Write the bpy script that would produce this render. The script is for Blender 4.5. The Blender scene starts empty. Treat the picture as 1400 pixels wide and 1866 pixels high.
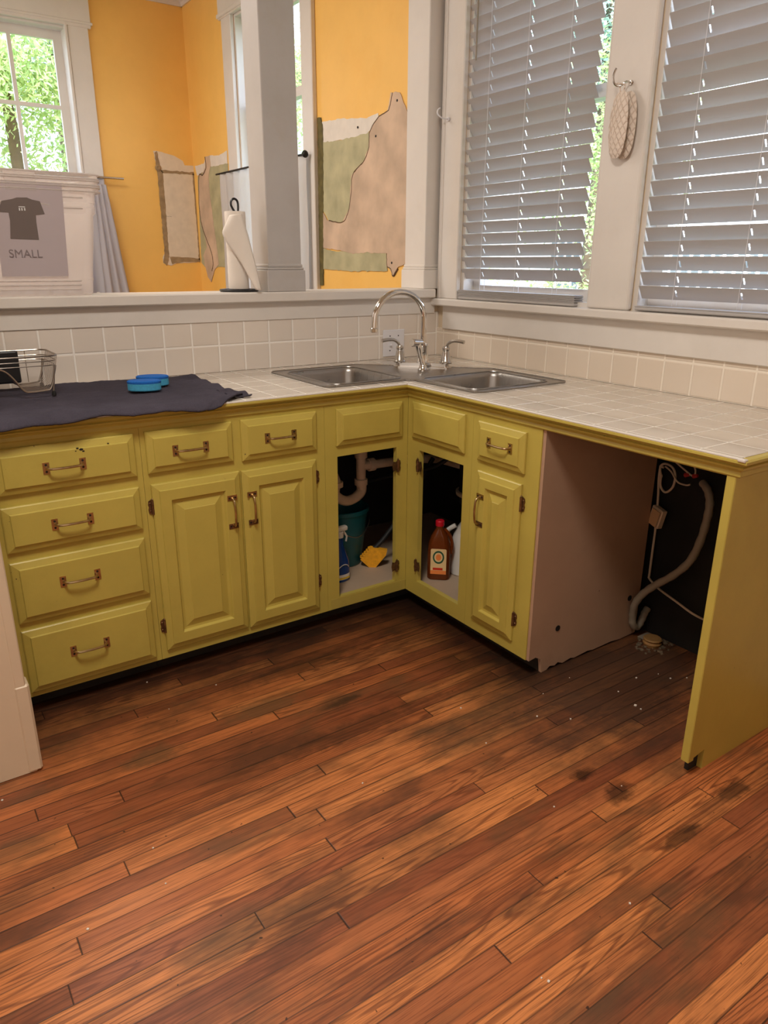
import bpy, bmesh, math, random
from mathutils import Vector, Matrix, noise
from mathutils.geometry import tessellate_polygon
sc = bpy.context.scene
C = sc.collection
V = Vector
R = math.radians
rnd = random.Random(7)

# ------------------------------------------------------------------ camera, light, exposure
CAMP = V((-2.274445, -2.85483384, 1.34347122))
CR = V((0.82451984, -0.56580588, 0.00554439)); CU = V((0.17900895, 0.27013086, 0.94603653)); CW = V((0.53677075, 0.77903339, -0.32401257))
FPX = 1331.55
cd = bpy.data.cameras.new('camera'); cam = bpy.data.objects.new('camera', cd); C.objects.link(cam)
cd.sensor_fit = 'VERTICAL'; cd.sensor_height = 36; cd.lens = FPX * 36 / 1866; cd.clip_start = .02; cd.clip_end = 200
m = Matrix((CR, CU, -CW)).transposed().to_4x4(); m.translation = CAMP
cam.matrix_world = m
sc.camera = cam
sc.view_settings.view_transform = 'Standard'; sc.view_settings.look = 'None'
sc.view_settings.gamma = 1; sc.view_settings.exposure = 0.0; sc.view_settings.use_curve_mapping = False
try:
    sc.cycles.use_denoising = True
    sc.cycles.max_bounces = 8; sc.cycles.diffuse_bounces = 5; sc.cycles.transparent_max_bounces = 24
    sc.cycles.sample_clamp_indirect = 6
except Exception: pass

w = bpy.data.worlds.new('sky'); sc.world = w; w.use_nodes = True
wn = w.node_tree.nodes; wl = w.node_tree.links
bg = wn['Background']
tc = wn.new('ShaderNodeTexCoord'); sx = wn.new('ShaderNodeSeparateXYZ'); cr = wn.new('ShaderNodeValToRGB')
wl.new(tc.outputs['Generated'], sx.inputs[0]); wl.new(sx.outputs['Z'], cr.inputs[0]); wl.new(cr.outputs[0], bg.inputs[0])
cr.color_ramp.elements[0].position = 0.0; cr.color_ramp.elements[0].color = (.84, .92, 1, 1)
cr.color_ramp.elements[1].position = .8; cr.color_ramp.elements[1].color = (.42, .62, 1, 1)
bg.inputs[1].default_value = 4.6

def area(name, loc, to, sx_, sy_, power, col):
    l = bpy.data.lights.new(name, 'AREA'); l.shape = 'RECTANGLE'; l.size = sx_; l.size_y = sy_; l.energy = power; l.color = col
    o = bpy.data.objects.new(name, l); C.objects.link(o); o.location = loc
    o.rotation_euler = (V(to) - V(loc)).to_track_quat('-Z', 'Y').to_euler(); return o
sun = bpy.data.lights.new('sun', 'SUN'); sun.energy = 7.0; sun.angle = .02; sun.color = (1, .95, .86)
so = bpy.data.objects.new('sun', sun); C.objects.link(so); so.rotation_euler = V((.45, .55, -1)).to_track_quat('-Z', 'Y').to_euler(); so.location = (0, 0, 8)
# unseen fill added to brighten the rooms
area('daylight_fill_behind', (-2.6, -4.85, 1.75), (-1.5, 0, .8), 1.9, 1.5, 8, (1, .95, .88))
area('daylight_fill_left', (-4.1, -2.6, 1.7), (0, -1.6, 1.1), 1.7, 1.4, 6, (1, .95, .9))
area('kitchen_ceiling_fill', (-2.1, -2.0, 3.02), (-2.1, -1.95, 0), .6, .6, 50, (1, .93, .83))
area('dining_ceiling_fill', (-1.9, 1.1, 3.05), (-1.9, 1.11, 0), .9, .9, 36, (1, .93, .84))
area('dining_daylight_fill', (-3.95, 1.5, 1.9), (0, 1.6, 1.6), 1.8, 1.6, 32, (1, .96, .92))

# ------------------------------------------------------------------ helpers
def at(px, py, ax, v):
    """point of the plane axis==v seen at photo pixel (px,py)"""
    d = CW + CR * ((px - 700) / FPX) - CU * ((py - 933) / FPX)
    return CAMP + d * ((v - CAMP[ax]) / d[ax])

def srgb(r, g, b):
    f = lambda c: (c / 255 / 12.92) if c / 255 <= .04045 else ((c / 255 + .055) / 1.055) ** 2.4
    return (f(r), f(g), f(b), 1)

class MB:
    def __init__(s): s.bm = bmesh.new()
    def _merge(s, b):
        me = bpy.data.meshes.new('t'); b.to_mesh(me); b.free(); s.bm.from_mesh(me); bpy.data.meshes.remove(me)
    def box(s, a, b, bev=0, rot=None, seg=1):
        t = bmesh.new(); bmesh.ops.create_cube(t, size=1)
        a = V(a); b = V(b); c = (a + b) / 2; d = b - a
        for v in t.verts: v.co = V((v.co.x * abs(d.x), v.co.y * abs(d.y), v.co.z * abs(d.z)))
        if bev: bmesh.ops.bevel(t, geom=t.edges[:], offset=bev, segments=seg, affect='EDGES', profile=.5)
        for v in t.verts:
            v.co = (rot @ v.co if rot else v.co) + c
        s._merge(t); return s
    def tube(s, pts, r, seg=8, cap=True, closed=False):
        pts = [V(p) for p in pts]; n = len(pts)
        rs = r if isinstance(r, (list, tuple)) else [r] * n
        rings = []; up = None
        for i, p in enumerate(pts):
            if closed: d = pts[(i + 1) % n] - pts[i - 1]
            else: d = (pts[min(i + 1, n - 1)] - pts[max(i - 1, 0)])
            if d.length < 1e-9: d = V((0, 0, 1))
            d.normalize()
            if up is None:
                up = d.orthogonal().normalized()
            else:
                up = (up - d * up.dot(d))
                up = up.normalized() if up.length > 1e-6 else d.orthogonal().normalized()
            sd = d.cross(up)
            rings.append([s.bm.verts.new(p + (up * math.cos(2 * math.pi * k / seg) + sd * math.sin(2 * math.pi * k / seg)) * rs[i]) for k in range(seg)])
        m_ = n if closed else n - 1
        for i in range(m_):
            a = rings[i]; b = rings[(i + 1) % n]
            for k in range(seg): s.bm.faces.new((a[k], a[(k + 1) % seg], b[(k + 1) % seg], b[k]))
        if cap and not closed:
            s.bm.faces.new(rings[0][::-1]); s.bm.faces.new(rings[-1])
        return s
    def lathe(s, prof, c=(0, 0, 0), seg=24, sx=1, sy=1, rot=None):
        c = V(c); rings = []
        for r, z in prof:
            if r < 1e-6:
                p = V((0, 0, z)); rings.append([s.bm.verts.new((rot @ p if rot else p) + c)])
            else:
                q = []
                for k in range(seg):
                    a = 2 * math.pi * k / seg; p = V((r * math.cos(a) * sx, r * math.sin(a) * sy, z))
                    q.append(s.bm.verts.new((rot @ p if rot else p) + c))
                rings.append(q)
        for a, b in zip(rings, rings[1:]):
            for k in range(seg):
                k2 = (k + 1) % seg
                if len(a) == 1 and len(b) == 1: break
                if len(a) == 1: s.bm.faces.new((a[0], b[k2], b[k]))
                elif len(b) == 1: s.bm.faces.new((a[k], a[k2], b[0]))
                else: s.bm.faces.new((a[k], a[k2], b[k2], b[k]))
        return s
    def plate(s, loops, f, n0, n1):
        """polygon with holes, extruded from n0 to n1; f maps (u,v,n) to a point"""
        flat = [p for l in loops for p in l]
        tris = tessellate_polygon([[V((p[0], p[1], 0)) for p in l] for l in loops])
        A = [s.bm.verts.new(f(p[0], p[1], n0)) for p in flat]; B = [s.bm.verts.new(f(p[0], p[1], n1)) for p in flat]
        for t in tris:
            try: s.bm.faces.new([A[i] for i in t]); s.bm.faces.new([B[i] for i in reversed(t)])
            except ValueError: pass
        o = 0
        for l in loops:
            k = len(l)
            for i in range(k):
                j = (i + 1) % k
                try: s.bm.faces.new((A[o + i], A[o + j], B[o + j], B[o + i]))
                except ValueError: pass
            o += k
        return s
    def rings(s, w_, h_, prof, f):
        """raised rectangular front: prof = [(inset, height)...]"""
        rr = []
        for ins, n in prof:
            rr.append([s.bm.verts.new(f(u, v, n)) for u, v in ((ins, ins), (w_ - ins, ins), (w_ - ins, h_ - ins), (ins, h_ - ins))])
        for a, b in zip(rr, rr[1:]):
            for k in range(4): s.bm.faces.new((a[k], a[(k + 1) % 4], b[(k + 1) % 4], b[k]))
        s.bm.faces.new(rr[-1]); s.bm.faces.new(rr[0][::-1]); return s
    def sweep(s, path, prof, closed=False):
        """path: list of (point, side dir, up dir); prof: list of (side,up)"""
        rs = [[s.bm.verts.new(V(p) + V(a) * q[0] + V(b) * q[1]) for q in prof] for p, a, b in path]
        k = len(prof)
        for A, B in zip(rs, rs[1:]):
            for i in range(k): s.bm.faces.new((A[i], A[(i + 1) % k], B[(i + 1) % k], B[i]))
        s.bm.faces.new(rs[0][::-1]); s.bm.faces.new(rs[-1]); return s
    def grid(s, f, nu, nv):
        g = [[s.bm.verts.new(f(i / nu, j / nv)) for j in range(nv + 1)] for i in range(nu + 1)]
        for i in range(nu):
            for j in range(nv): s.bm.faces.new((g[i][j], g[i + 1][j], g[i + 1][j + 1], g[i][j + 1]))
        return s
    def build(s, name, mat_, parent=None, smooth=False, ang=35, normals=True):
        if normals: bmesh.ops.recalc_face_normals(s.bm, faces=s.bm.faces[:])
        me = bpy.data.meshes.new(name); s.bm.to_mesh(me); s.bm.free()
        o = bpy.data.objects.new(name, me); C.objects.link(o)
        if mat_: me.materials.append(mat_)
        if smooth:
            for p in me.polygons: p.use_smooth = True
            me.set_sharp_from_angle(angle=R(ang))
        if parent: o.parent = parent; o.matrix_parent_inverse = Matrix.Translation(-parent.location) if parent.type == 'EMPTY' and parent.parent is None else Matrix()
        return o

XY = lambda u, v, n: V((u, v, n))
YZ = lambda u, v, n: V((n, u, v))
XZ = lambda u, v, n: V((u, n, v))
def rect(a, b, c, d): return [(a, b), (c, b), (c, d), (a, d)]
def rrect(a, b, c, d, r, n=5):
    P = []
    for cx, cy, s0 in ((c - r, b + r, -90), (c - r, d - r, 0), (a + r, d - r, 90), (a + r, b + r, 180)):
        for i in range(n + 1):
            t = R(s0 + 90 * i / n); P.append((cx + r * math.cos(t), cy + r * math.sin(t)))
    return P
def smoothline(pts, n=6):
    P = [V(p) for p in pts]; out = []
    for i in range(len(P) - 1):
        p0 = P[max(i - 1, 0)]; p1 = P[i]; p2 = P[i + 1]; p3 = P[min(i + 2, len(P) - 1)]
        for k in range(n):
            t = k / n
            out.append(.5 * ((2 * p1) + (p2 - p0) * t + (2 * p0 - 5 * p1 + 4 * p2 - p3) * t * t + (3 * p1 - p0 - 3 * p2 + p3) * t ** 3))
    out.append(P[-1]); return out
def thing(name, label, cat, loc=(0, 0, 0), group=None):
    o = bpy.data.objects.new(name, None); C.objects.link(o); o.location = loc; o.empty_display_size = .05
    o['label'] = label; o['category'] = cat
    if group: o['group'] = group
    return o
def tag(o, label, cat, group=None):
    o['label'] = label; o['category'] = cat
    if group: o['group'] = group
    return o
def struct(o): o['kind'] = 'structure'; return o
def sroot(name, loc=(0, 0, 0)):
    o = bpy.data.objects.new(name, None); C.objects.link(o); o.location = loc; o['kind'] = 'structure'; o.empty_display_size = .05; return o

# ------------------------------------------------------------------ materials
class NT:
    def __init__(s, name):
        s.m = bpy.data.materials.new(name); s.m.use_nodes = True; s.t = s.m.node_tree; s.n = s.t.nodes; s.l = s.t.links
        s.b = s.n['Principled BSDF']; s.out = s.n['Material Output']
    def link(s, a, b): s.l.new(a, b)
    def _in(s, sock, v):
        if isinstance(v, bpy.types.NodeSocket): s.l.new(v, sock)
        else: sock.default_value = v
    def pos(s):
        g = s.n.new('ShaderNodeNewGeometry'); return g.outputs['Position']
    def obj(s):
        g = s.n.new('ShaderNodeTexCoord'); return g.outputs['Object']
    def xyz(s, v):
        g = s.n.new('ShaderNodeSeparateXYZ'); s.l.new(v, g.inputs[0]); return g.outputs
    def vec(s, x, y, z=0.0):
        g = s.n.new('ShaderNodeCombineXYZ'); s._in(g.inputs[0], x); s._in(g.inputs[1], y); s._in(g.inputs[2], z); return g.outputs[0]
    def ma(s, op, a, b=0.0, c=0.0):
        g = s.n.new('ShaderNodeMath'); g.operation = op; s._in(g.inputs[0], a); s._in(g.inputs[1], b)
        if len(g.inputs) > 2: s._in(g.inputs[2], c)
        return g.outputs[0]
    def noise(s, v, scale, detail=3, rough=.5, dist=0.0):
        g = s.n.new('ShaderNodeTexNoise'); s.l.new(v, g.inputs['Vector']); g.inputs['Scale'].default_value = scale
        g.inputs['Detail'].default_value = detail; g.inputs['Roughness'].default_value = rough; g.inputs['Distortion'].default_value = dist
        return g.outputs['Fac']
    def white(s, v):
        g = s.n.new('ShaderNodeTexWhiteNoise'); g.noise_dimensions = '3D'; s.l.new(v, g.inputs['Vector']); return g.outputs['Value']
    def ramp(s, fac, stops, interp='LINEAR'):
        g = s.n.new('ShaderNodeValToRGB'); s.l.new(fac, g.inputs[0]); e = g.color_ramp.elements; g.color_ramp.interpolation = interp
        while len(e) < len(stops): e.new(.5)
        for q, (p, c) in zip(e, stops): q.position = p; q.color = c if len(c) == 4 else (*c, 1)
        return g.outputs[0]
    def step(s, fac, a, b):
        g = s.n.new('ShaderNodeMapRange'); g.inputs['From Min'].default_value = a; g.inputs['From Max'].default_value = b
        s.l.new(fac, g.inputs[0]); return g.outputs[0]
    def mix(s, fac, a, b, mode='MIX'):
        g = s.n.new('ShaderNodeMix'); g.data_type = 'RGBA'; g.blend_type = mode
        s._in(g.inputs[0], fac); s._in(g.inputs[6], a); s._in(g.inputs[7], b); return g.outputs[2]
    def bump(s, h, strength=.3, dist=.002):
        g = s.n.new('ShaderNodeBump'); g.inputs['Strength'].default_value = strength; g.inputs['Distance'].default_value = dist
        s.l.new(h, g.inputs['Height']); s.l.new(g.outputs[0], s.b.inputs['Normal'])
    def set(s, **k):
        for a, v in k.items(): s._in(s.b.inputs[a.replace('_', ' ')], v)
        return s
def simple(name, col, rough=.5, metal=0, spec=.5, var=.06, vs=6, bump=.0, bs=40, sub=None, **kw):
    t = NT(name); p = t.pos(); n = t.noise(p, vs, 4)
    c = t.mix(t.step(n, .3, .7), tuple([x * (1 - var) for x in col[:3]] + [1]), tuple([min(1, x * (1 + var)) for x in col[:3]] + [1]))
    t.set(Base_Color=c, Roughness=rough, Metallic=metal); t.b.inputs['Specular IOR Level'].default_value = spec
    if bump: t.bump(t.noise(p, bs, 4), bump, .002)
    for a, v in kw.items(): t._in(t.b.inputs[a.replace('_', ' ')], v)
    return t.m
def painted(name, col, rough=.45, chip=(.10, .055, .03, 1), chipamt=.73, var=.06, dirt=(.3, .22, .13, 1), dirtamt=.15, bump=.25):
    """brushed house paint with small chips and grime"""
    t = NT(name); p = t.pos(); n = t.noise(p, 5, 5, .6)
    c = t.mix(t.step(n, .3, .7), tuple([x * (1 - var) for x in col[:3]] + [1]), tuple([min(1, x * (1 + var)) for x in col[:3]] + [1]))
    d = t.step(t.noise(p, 2.3, 7, .7), .52, .8)
    c = t.mix(t.ma('MULTIPLY', d, dirtamt), c, dirt)
    ch = t.step(t.noise(p, 55, 3, .6), chipamt, chipamt + .02)
    ch = t.ma('MULTIPLY', ch, t.step(t.noise(p, 3.1, 2), .5, .6))
    c = t.mix(ch, c, chip)
    t.set(Base_Color=c, Roughness=rough); 
    h = t.ma('ADD', t.noise(p, 45, 4, .6), t.ma('MULTIPLY', ch, -1.5)); t.bump(h, bump, .0015)
    return t.m
M = {}
M['yellow'] = painted('chartreuse_paint', srgb(192, 174, 84), .38, chip=(.07, .035, .02, 1), dirt=srgb(120, 95, 30), dirtamt=.25)
M['yellow_worn'] = painted('worn_chartreuse_paint', srgb(186, 168, 84), .42, chip=(.10, .035, .02, 1), chipamt=.53, dirt=srgb(110, 75, 35), dirtamt=.6)
M['white'] = painted('white_trim_paint', srgb(222, 216, 210), .4, var=.03, dirtamt=.12, chipamt=.78)
M['white_col'] = painted('column_paint', srgb(188, 184, 182), .4, var=.04, dirt=srgb(160, 140, 110), dirtamt=.35, chipamt=.78)
M['cream'] = painted('cream_wall_paint', srgb(220, 202, 176), .45, var=.03, dirtamt=.1, chipamt=.76)
M['beige'] = painted('beige_panel_paint', srgb(184, 150, 126), .55, var=.05, dirt=srgb(140, 105, 80), dirtamt=.35, chipamt=.76)
M['mango'] = painted('mango_wall_paint', srgb(247, 196, 104), .5, var=.03, dirt=srgb(240, 178, 76), dirtamt=.5, chipamt=.84, bump=.15)
M['ceil'] = simple('ceiling_paint', srgb(225, 220, 212), .7, var=.02)
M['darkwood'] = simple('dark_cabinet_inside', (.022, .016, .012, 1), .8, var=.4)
M['bare'] = simple('lower_wall_shade', (.012, .01, .009, 1), .9, var=.5)  # near-black colour standing for the shade on the wall behind the bay
M['toe'] = simple('dark_toe_kick', (.02, .015, .012, 1), .8, var=.3)
M['shelf'] = painted('cabinet_floor_board', srgb(178, 156, 134), .6, chip=(.08, .04, .02, 1), chipamt=.66, dirtamt=.4)
M['brass'] = simple('antique_brass', srgb(190, 165, 125), .3, 1, var=.2, vs=60)
M['brassdk'] = simple('tarnished_brass', srgb(120, 90, 62), .45, .8, var=.4, vs=80)
M['hole'] = simple('dark_screw_recess', (.01, .006, .005, 1), .7)
M['chrome'] = simple('chrome', (.78, .76, .73, 1), .09, 1, var=.02)
M['nickel'] = simple('brushed_nickel', (.62, .60, .57, 1), .22, 1, var=.05)
def steel():
    t = NT('brushed_steel'); p = t.pos(); x = t.xyz(p)
    n = t.noise(t.vec(t.ma('MULTIPLY', x[0], 12), t.ma('MULTIPLY', x[1], 300), t.ma('MULTIPLY', x[2], 12)), 1, 3)
    t.set(Base_Color=t.ramp(n, [(.3, (.34, .325, .31)), (.7, (.42, .40, .385))]), Metallic=1, Roughness=t.step(n, -.4, 2.3)); t.b.inputs['Roughness'].default_value = .3
    return t.m
M['steel'] = steel()
M['wire'] = simple('rack_wire', srgb(170, 160, 150), .3, 1, var=.1)
M['black'] = simple('black_plastic', (.012, .012, .014, 1), .35)
M['blackrub'] = simple('black_rubber', (.01, .01, .01, 1), .6)
M['plate'] = simple('switch_plastic', srgb(226, 226, 232), .35, var=.02)
M['pvc'] = simple('pvc_pipe', srgb(222, 200, 175), .4, var=.1, vs=15)
M['paper'] = simple('paper_towel', srgb(235, 226, 216), .9, var=.03, bump=.3, bs=180)
M['card'] = simple('paper_card', srgb(150, 140, 125), .8, var=.1)
M['sponge_top'] = simple('blue_scrub', srgb(20, 100, 190), .9, var=.15, vs=200, bump=.5, bs=400)
M['sponge'] = simple('light_blue_sponge', srgb(70, 160, 200), .9, var=.1, vs=150, bump=.5, bs=300)
M['bucket'] = simple('teal_plastic', srgb(18, 88, 96), .4, var=.05)
M['bluebot'] = simple('blue_bottle', srgb(10, 60, 130), .25, var=.05)
M['orange'] = simple('orange_bristle', srgb(245, 170, 30), .7, var=.15, vs=60, bump=.4, bs=200)
M['redcap'] = simple('red_cap', srgb(200, 20, 40), .4)
M['whitepl'] = simple('white_jug', srgb(225, 222, 215), .4, var=.02)
M['lab_cream'] = simple('label_cream', srgb(235, 205, 150), .5, var=.02)
M['lab_green'] = simple('label_green', srgb(25, 85, 60), .5)
M['lab_red'] = simple('label_red', srgb(205, 45, 20), .5)
M['lab_orange'] = simple('label_orange', srgb(240, 140, 70), .5)
M['lab_white'] = simple('label_white', srgb(225, 225, 225), .5)
M['lab_yellow'] = simple('label_yellow', srgb(220, 190, 60), .5)
M['hose'] = simple('grey_hose', srgb(150, 140, 125), .5, var=.1)
M['cable'] = simple('pale_cable', srgb(205, 190, 170), .5)
M['redwire'] = simple('red_wire_nut', srgb(170, 40, 40), .5)
M['grout_black'] = simple('black_grime', (.02, .015, .01, 1), .9)
M['pl_pale'] = simple('pale_plaster', srgb(228, 212, 192), .8, var=.06, vs=20, bump=.4, bs=30)
M['pl_white'] = simple('white_skim', srgb(226, 218, 208), .8, var=.05, vs=20, bump=.4, bs=30)
M['pl_pink'] = simple('pink_beige_plaster', srgb(202, 176, 152), .8, var=.2, vs=6, bump=.4, bs=20)
M['pl_green'] = simple('sage_paint', srgb(178, 172, 136), .7, var=.18, vs=9, bump=.3, bs=25)
M['pl_brown'] = simple('brown_joint_glue', srgb(160, 135, 102), .9, var=.2, vs=30, bump=.6, bs=50)
M['pl_dark'] = simple('dark_old_paint', srgb(98, 88, 48), .8, var=.3, vs=30)
M['crack'] = simple('torn_edge', srgb(95, 70, 45), .9, var=.2)
def quilt():
    t = NT('quilted_cotton'); x = t.xyz(t.pos()); k = 170.0
    a = t.ma('ABSOLUTE', t.ma('SINE', t.ma('MULTIPLY', t.ma('ADD', x[1], x[2]), k * .62))); b = t.ma('ABSOLUTE', t.ma('SINE', t.ma('MULTIPLY', t.ma('SUBTRACT', t.ma('MULTIPLY', x[1], 1.6), x[2]), k * .5)))
    h = t.ma('MINIMUM', t.step(a, 0, .6), t.step(b, 0, .6)); h = t.ma('ADD', h, t.ma('MULTIPLY', t.noise(t.pos(), 70, 3), .5))
    t.set(Base_Color=t.mix(t.step(h, .2, .8), srgb(206, 186, 170), srgb(228, 214, 202)), Roughness=.95); t.bump(h, .6, .004); return t.m
M['fabric_pot'] = quilt()
M['asph'] = simple('grass_ground', srgb(90, 120, 50), .9, var=.3)
M['hwall'] = simple('house_siding', srgb(215, 210, 205), .7)
M['hroof'] = simple('house_roof', srgb(150, 145, 140), .8)
M['fencem'] = simple('fence_grey', srgb(150, 155, 165), .8, var=.15)
M['trunk'] = simple('bark', srgb(110, 90, 70), .9, var=.3)
def leafmat(name, a, b):
    t = NT(name); g = t.n.new('ShaderNodeNewGeometry')
    c = t.ramp(g.outputs['Random Per Island'], [(0, a), (1, b)])
    t.set(Base_Color=c, Roughness=.5)
    tr = t.n.new('ShaderNodeBsdfTranslucent'); t.link(c, tr.inputs[0]); mx = t.n.new('ShaderNodeMixShader'); mx.inputs[0].default_value = .4
    t.link(t.b.outputs[0], mx.inputs[1]); t.link(tr.outputs[0], mx.inputs[2]); t.link(mx.outputs[0], t.out.inputs[0]); return t.m
M['leaf1'] = leafmat('bright_leaves', srgb(165, 195, 120), srgb(238, 240, 178))
M['leaf2'] = leafmat('cool_leaves', srgb(120, 165, 140), srgb(205, 225, 205))
def trans(name, col, fac, rough=.6):
    """diffuse + translucent cloth or vinyl"""
    t = NT(name); p = t.pos(); n = t.noise(p, 8, 3)
    c = t.mix(n, tuple([x * .95 for x in col[:3]] + [1]), col); t.set(Base_Color=c, Roughness=rough)
    tr = t.n.new('ShaderNodeBsdfTranslucent'); t.link(c, tr.inputs[0]); mx = t.n.new('ShaderNodeMixShader'); mx.inputs[0].default_value = fac
    t.link(t.b.outputs[0], mx.inputs[1]); t.link(tr.outputs[0], mx.inputs[2]); t.link(mx.outputs[0], t.out.inputs[0]); return t.m
M['slat'] = trans('blind_vinyl', srgb(198, 194, 193), .2, .5)
M['curtain'] = trans('white_curtain', srgb(235, 232, 230), .45, .9)
M['curtain_grey'] = trans('grey_curtain', srgb(205, 200, 205), .3, .9)
def glass(name, tint=(1, 1, 1, 1), gl=.06):
    t = NT(name); tr = t.n.new('ShaderNodeBsdfTransparent'); tr.inputs[0].default_value = tint
    g = t.n.new('ShaderNodeBsdfGlossy'); g.inputs['Roughness'].default_value = .02; mx = t.n.new('ShaderNodeMixShader'); mx.inputs[0].default_value = gl
    t.link(tr.outputs[0], mx.inputs[1]); t.link(g.outputs[0], mx.inputs[2]); t.link(mx.outputs[0], t.out.inputs[0]); return t.m
M['glass'] = glass('window_glass')
def clearplastic():
    t = NT('translucent_polypropylene'); t.set(Base_Color=srgb(238, 230, 226), Roughness=.25)
    tl = t.n.new('ShaderNodeBsdfTranslucent'); tl.inputs[0].default_value = srgb(238, 230, 226)
    m1 = t.n.new('ShaderNodeMixShader'); m1.inputs[0].default_value = .4; t.link(t.b.outputs[0], m1.inputs[1]); t.link(tl.outputs[0], m1.inputs[2])
    tr = t.n.new('ShaderNodeBsdfTransparent'); m2 = t.n.new('ShaderNodeMixShader'); m2.inputs[0].default_value = .55
    t.link(m1.outputs[0], m2.inputs[1]); t.link(tr.outputs[0], m2.inputs[2]); t.link(m2.outputs[0], t.out.inputs[0]); return t.m
M['tote'] = clearplastic()
M['tote_rim'] = trans('frosted_rim', srgb(232, 224, 220), .35, .3)
def amber():
    t = NT('amber_plastic'); t.set(Base_Color=srgb(125, 62, 24), Roughness=.15)
    tr = t.n.new('ShaderNodeBsdfTransparent'); tr.inputs[0].default_value = srgb(230, 150, 70)
    m2 = t.n.new('ShaderNodeMixShader'); m2.inputs[0].default_value = .35
    t.link(t.b.outputs[0], m2.inputs[1]); t.link(tr.outputs[0], m2.inputs[2]); t.link(m2.outputs[0], t.out.inputs[0]); return t.m
M['amber'] = amber()

def tiles(name, au, av, ou, ov, pitch, tile, grout, rough, gw=.035):
    """square glazed tiles; grout where the position is near a grid line"""
    t = NT(name); x = t.xyz(t.pos())
    a = t.ma('DIVIDE', t.ma('SUBTRACT', x[au], ou), pitch); b = t.ma('DIVIDE', t.ma('SUBTRACT', x[av], ov), pitch)
    fa = t.ma('ABSOLUTE', t.ma('SUBTRACT', t.ma('FRACT', a), .5)); fb = t.ma('ABSOLUTE', t.ma('SUBTRACT', t.ma('FRACT', b), .5))
    e = t.ma('MAXIMUM', fa, fb); g = t.step(e, .5 - gw, .5 - gw * .55)
    r = t.white(t.vec(t.ma('FLOOR', a), t.ma('FLOOR', b), 3.0))
    n = t.noise(t.pos(), 3, 4)
    c = t.mix(r, tuple([q * .93 for q in tile[:3]] + [1]), tile)
    c = t.mix(t.ma('MULTIPLY', t.step(n, .5, .8), .25), c, tuple([tile[0] * .8, tile[1] * .74, tile[2] * .68, 1]))
    c = t.mix(g, c, grout)
    t.set(Base_Color=c, Roughness=t.ma('ADD', t.ma('MULTIPLY', g, .4), rough))
    h = t.ma('SUBTRACT', t.ma('MULTIPLY', t.noise(t.pos(), 9, 2), .35), t.ma('MULTIPLY', t.step(e, .5 - gw * 1.6, .5 - gw * .6), 1.0))
    t.bump(h, .5, .003)
    return t.m
TP = .111
M['tile_back'] = tiles('backsplash_tile_back', 0, 2, -.1247, 1.0211, TP, srgb(228, 218, 208), srgb(244, 240, 234), .16)
M['tile_right'] = tiles('backsplash_tile_right', 1, 2, -.2846, 1.0260, TP, srgb(228, 214, 198), srgb(240, 230, 216), .2)
M['tile_top'] = tiles('countertop_tile', 0, 1, -.638, -.638, .111, srgb(208, 198, 186), srgb(244, 240, 232), .07, .028)

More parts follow.
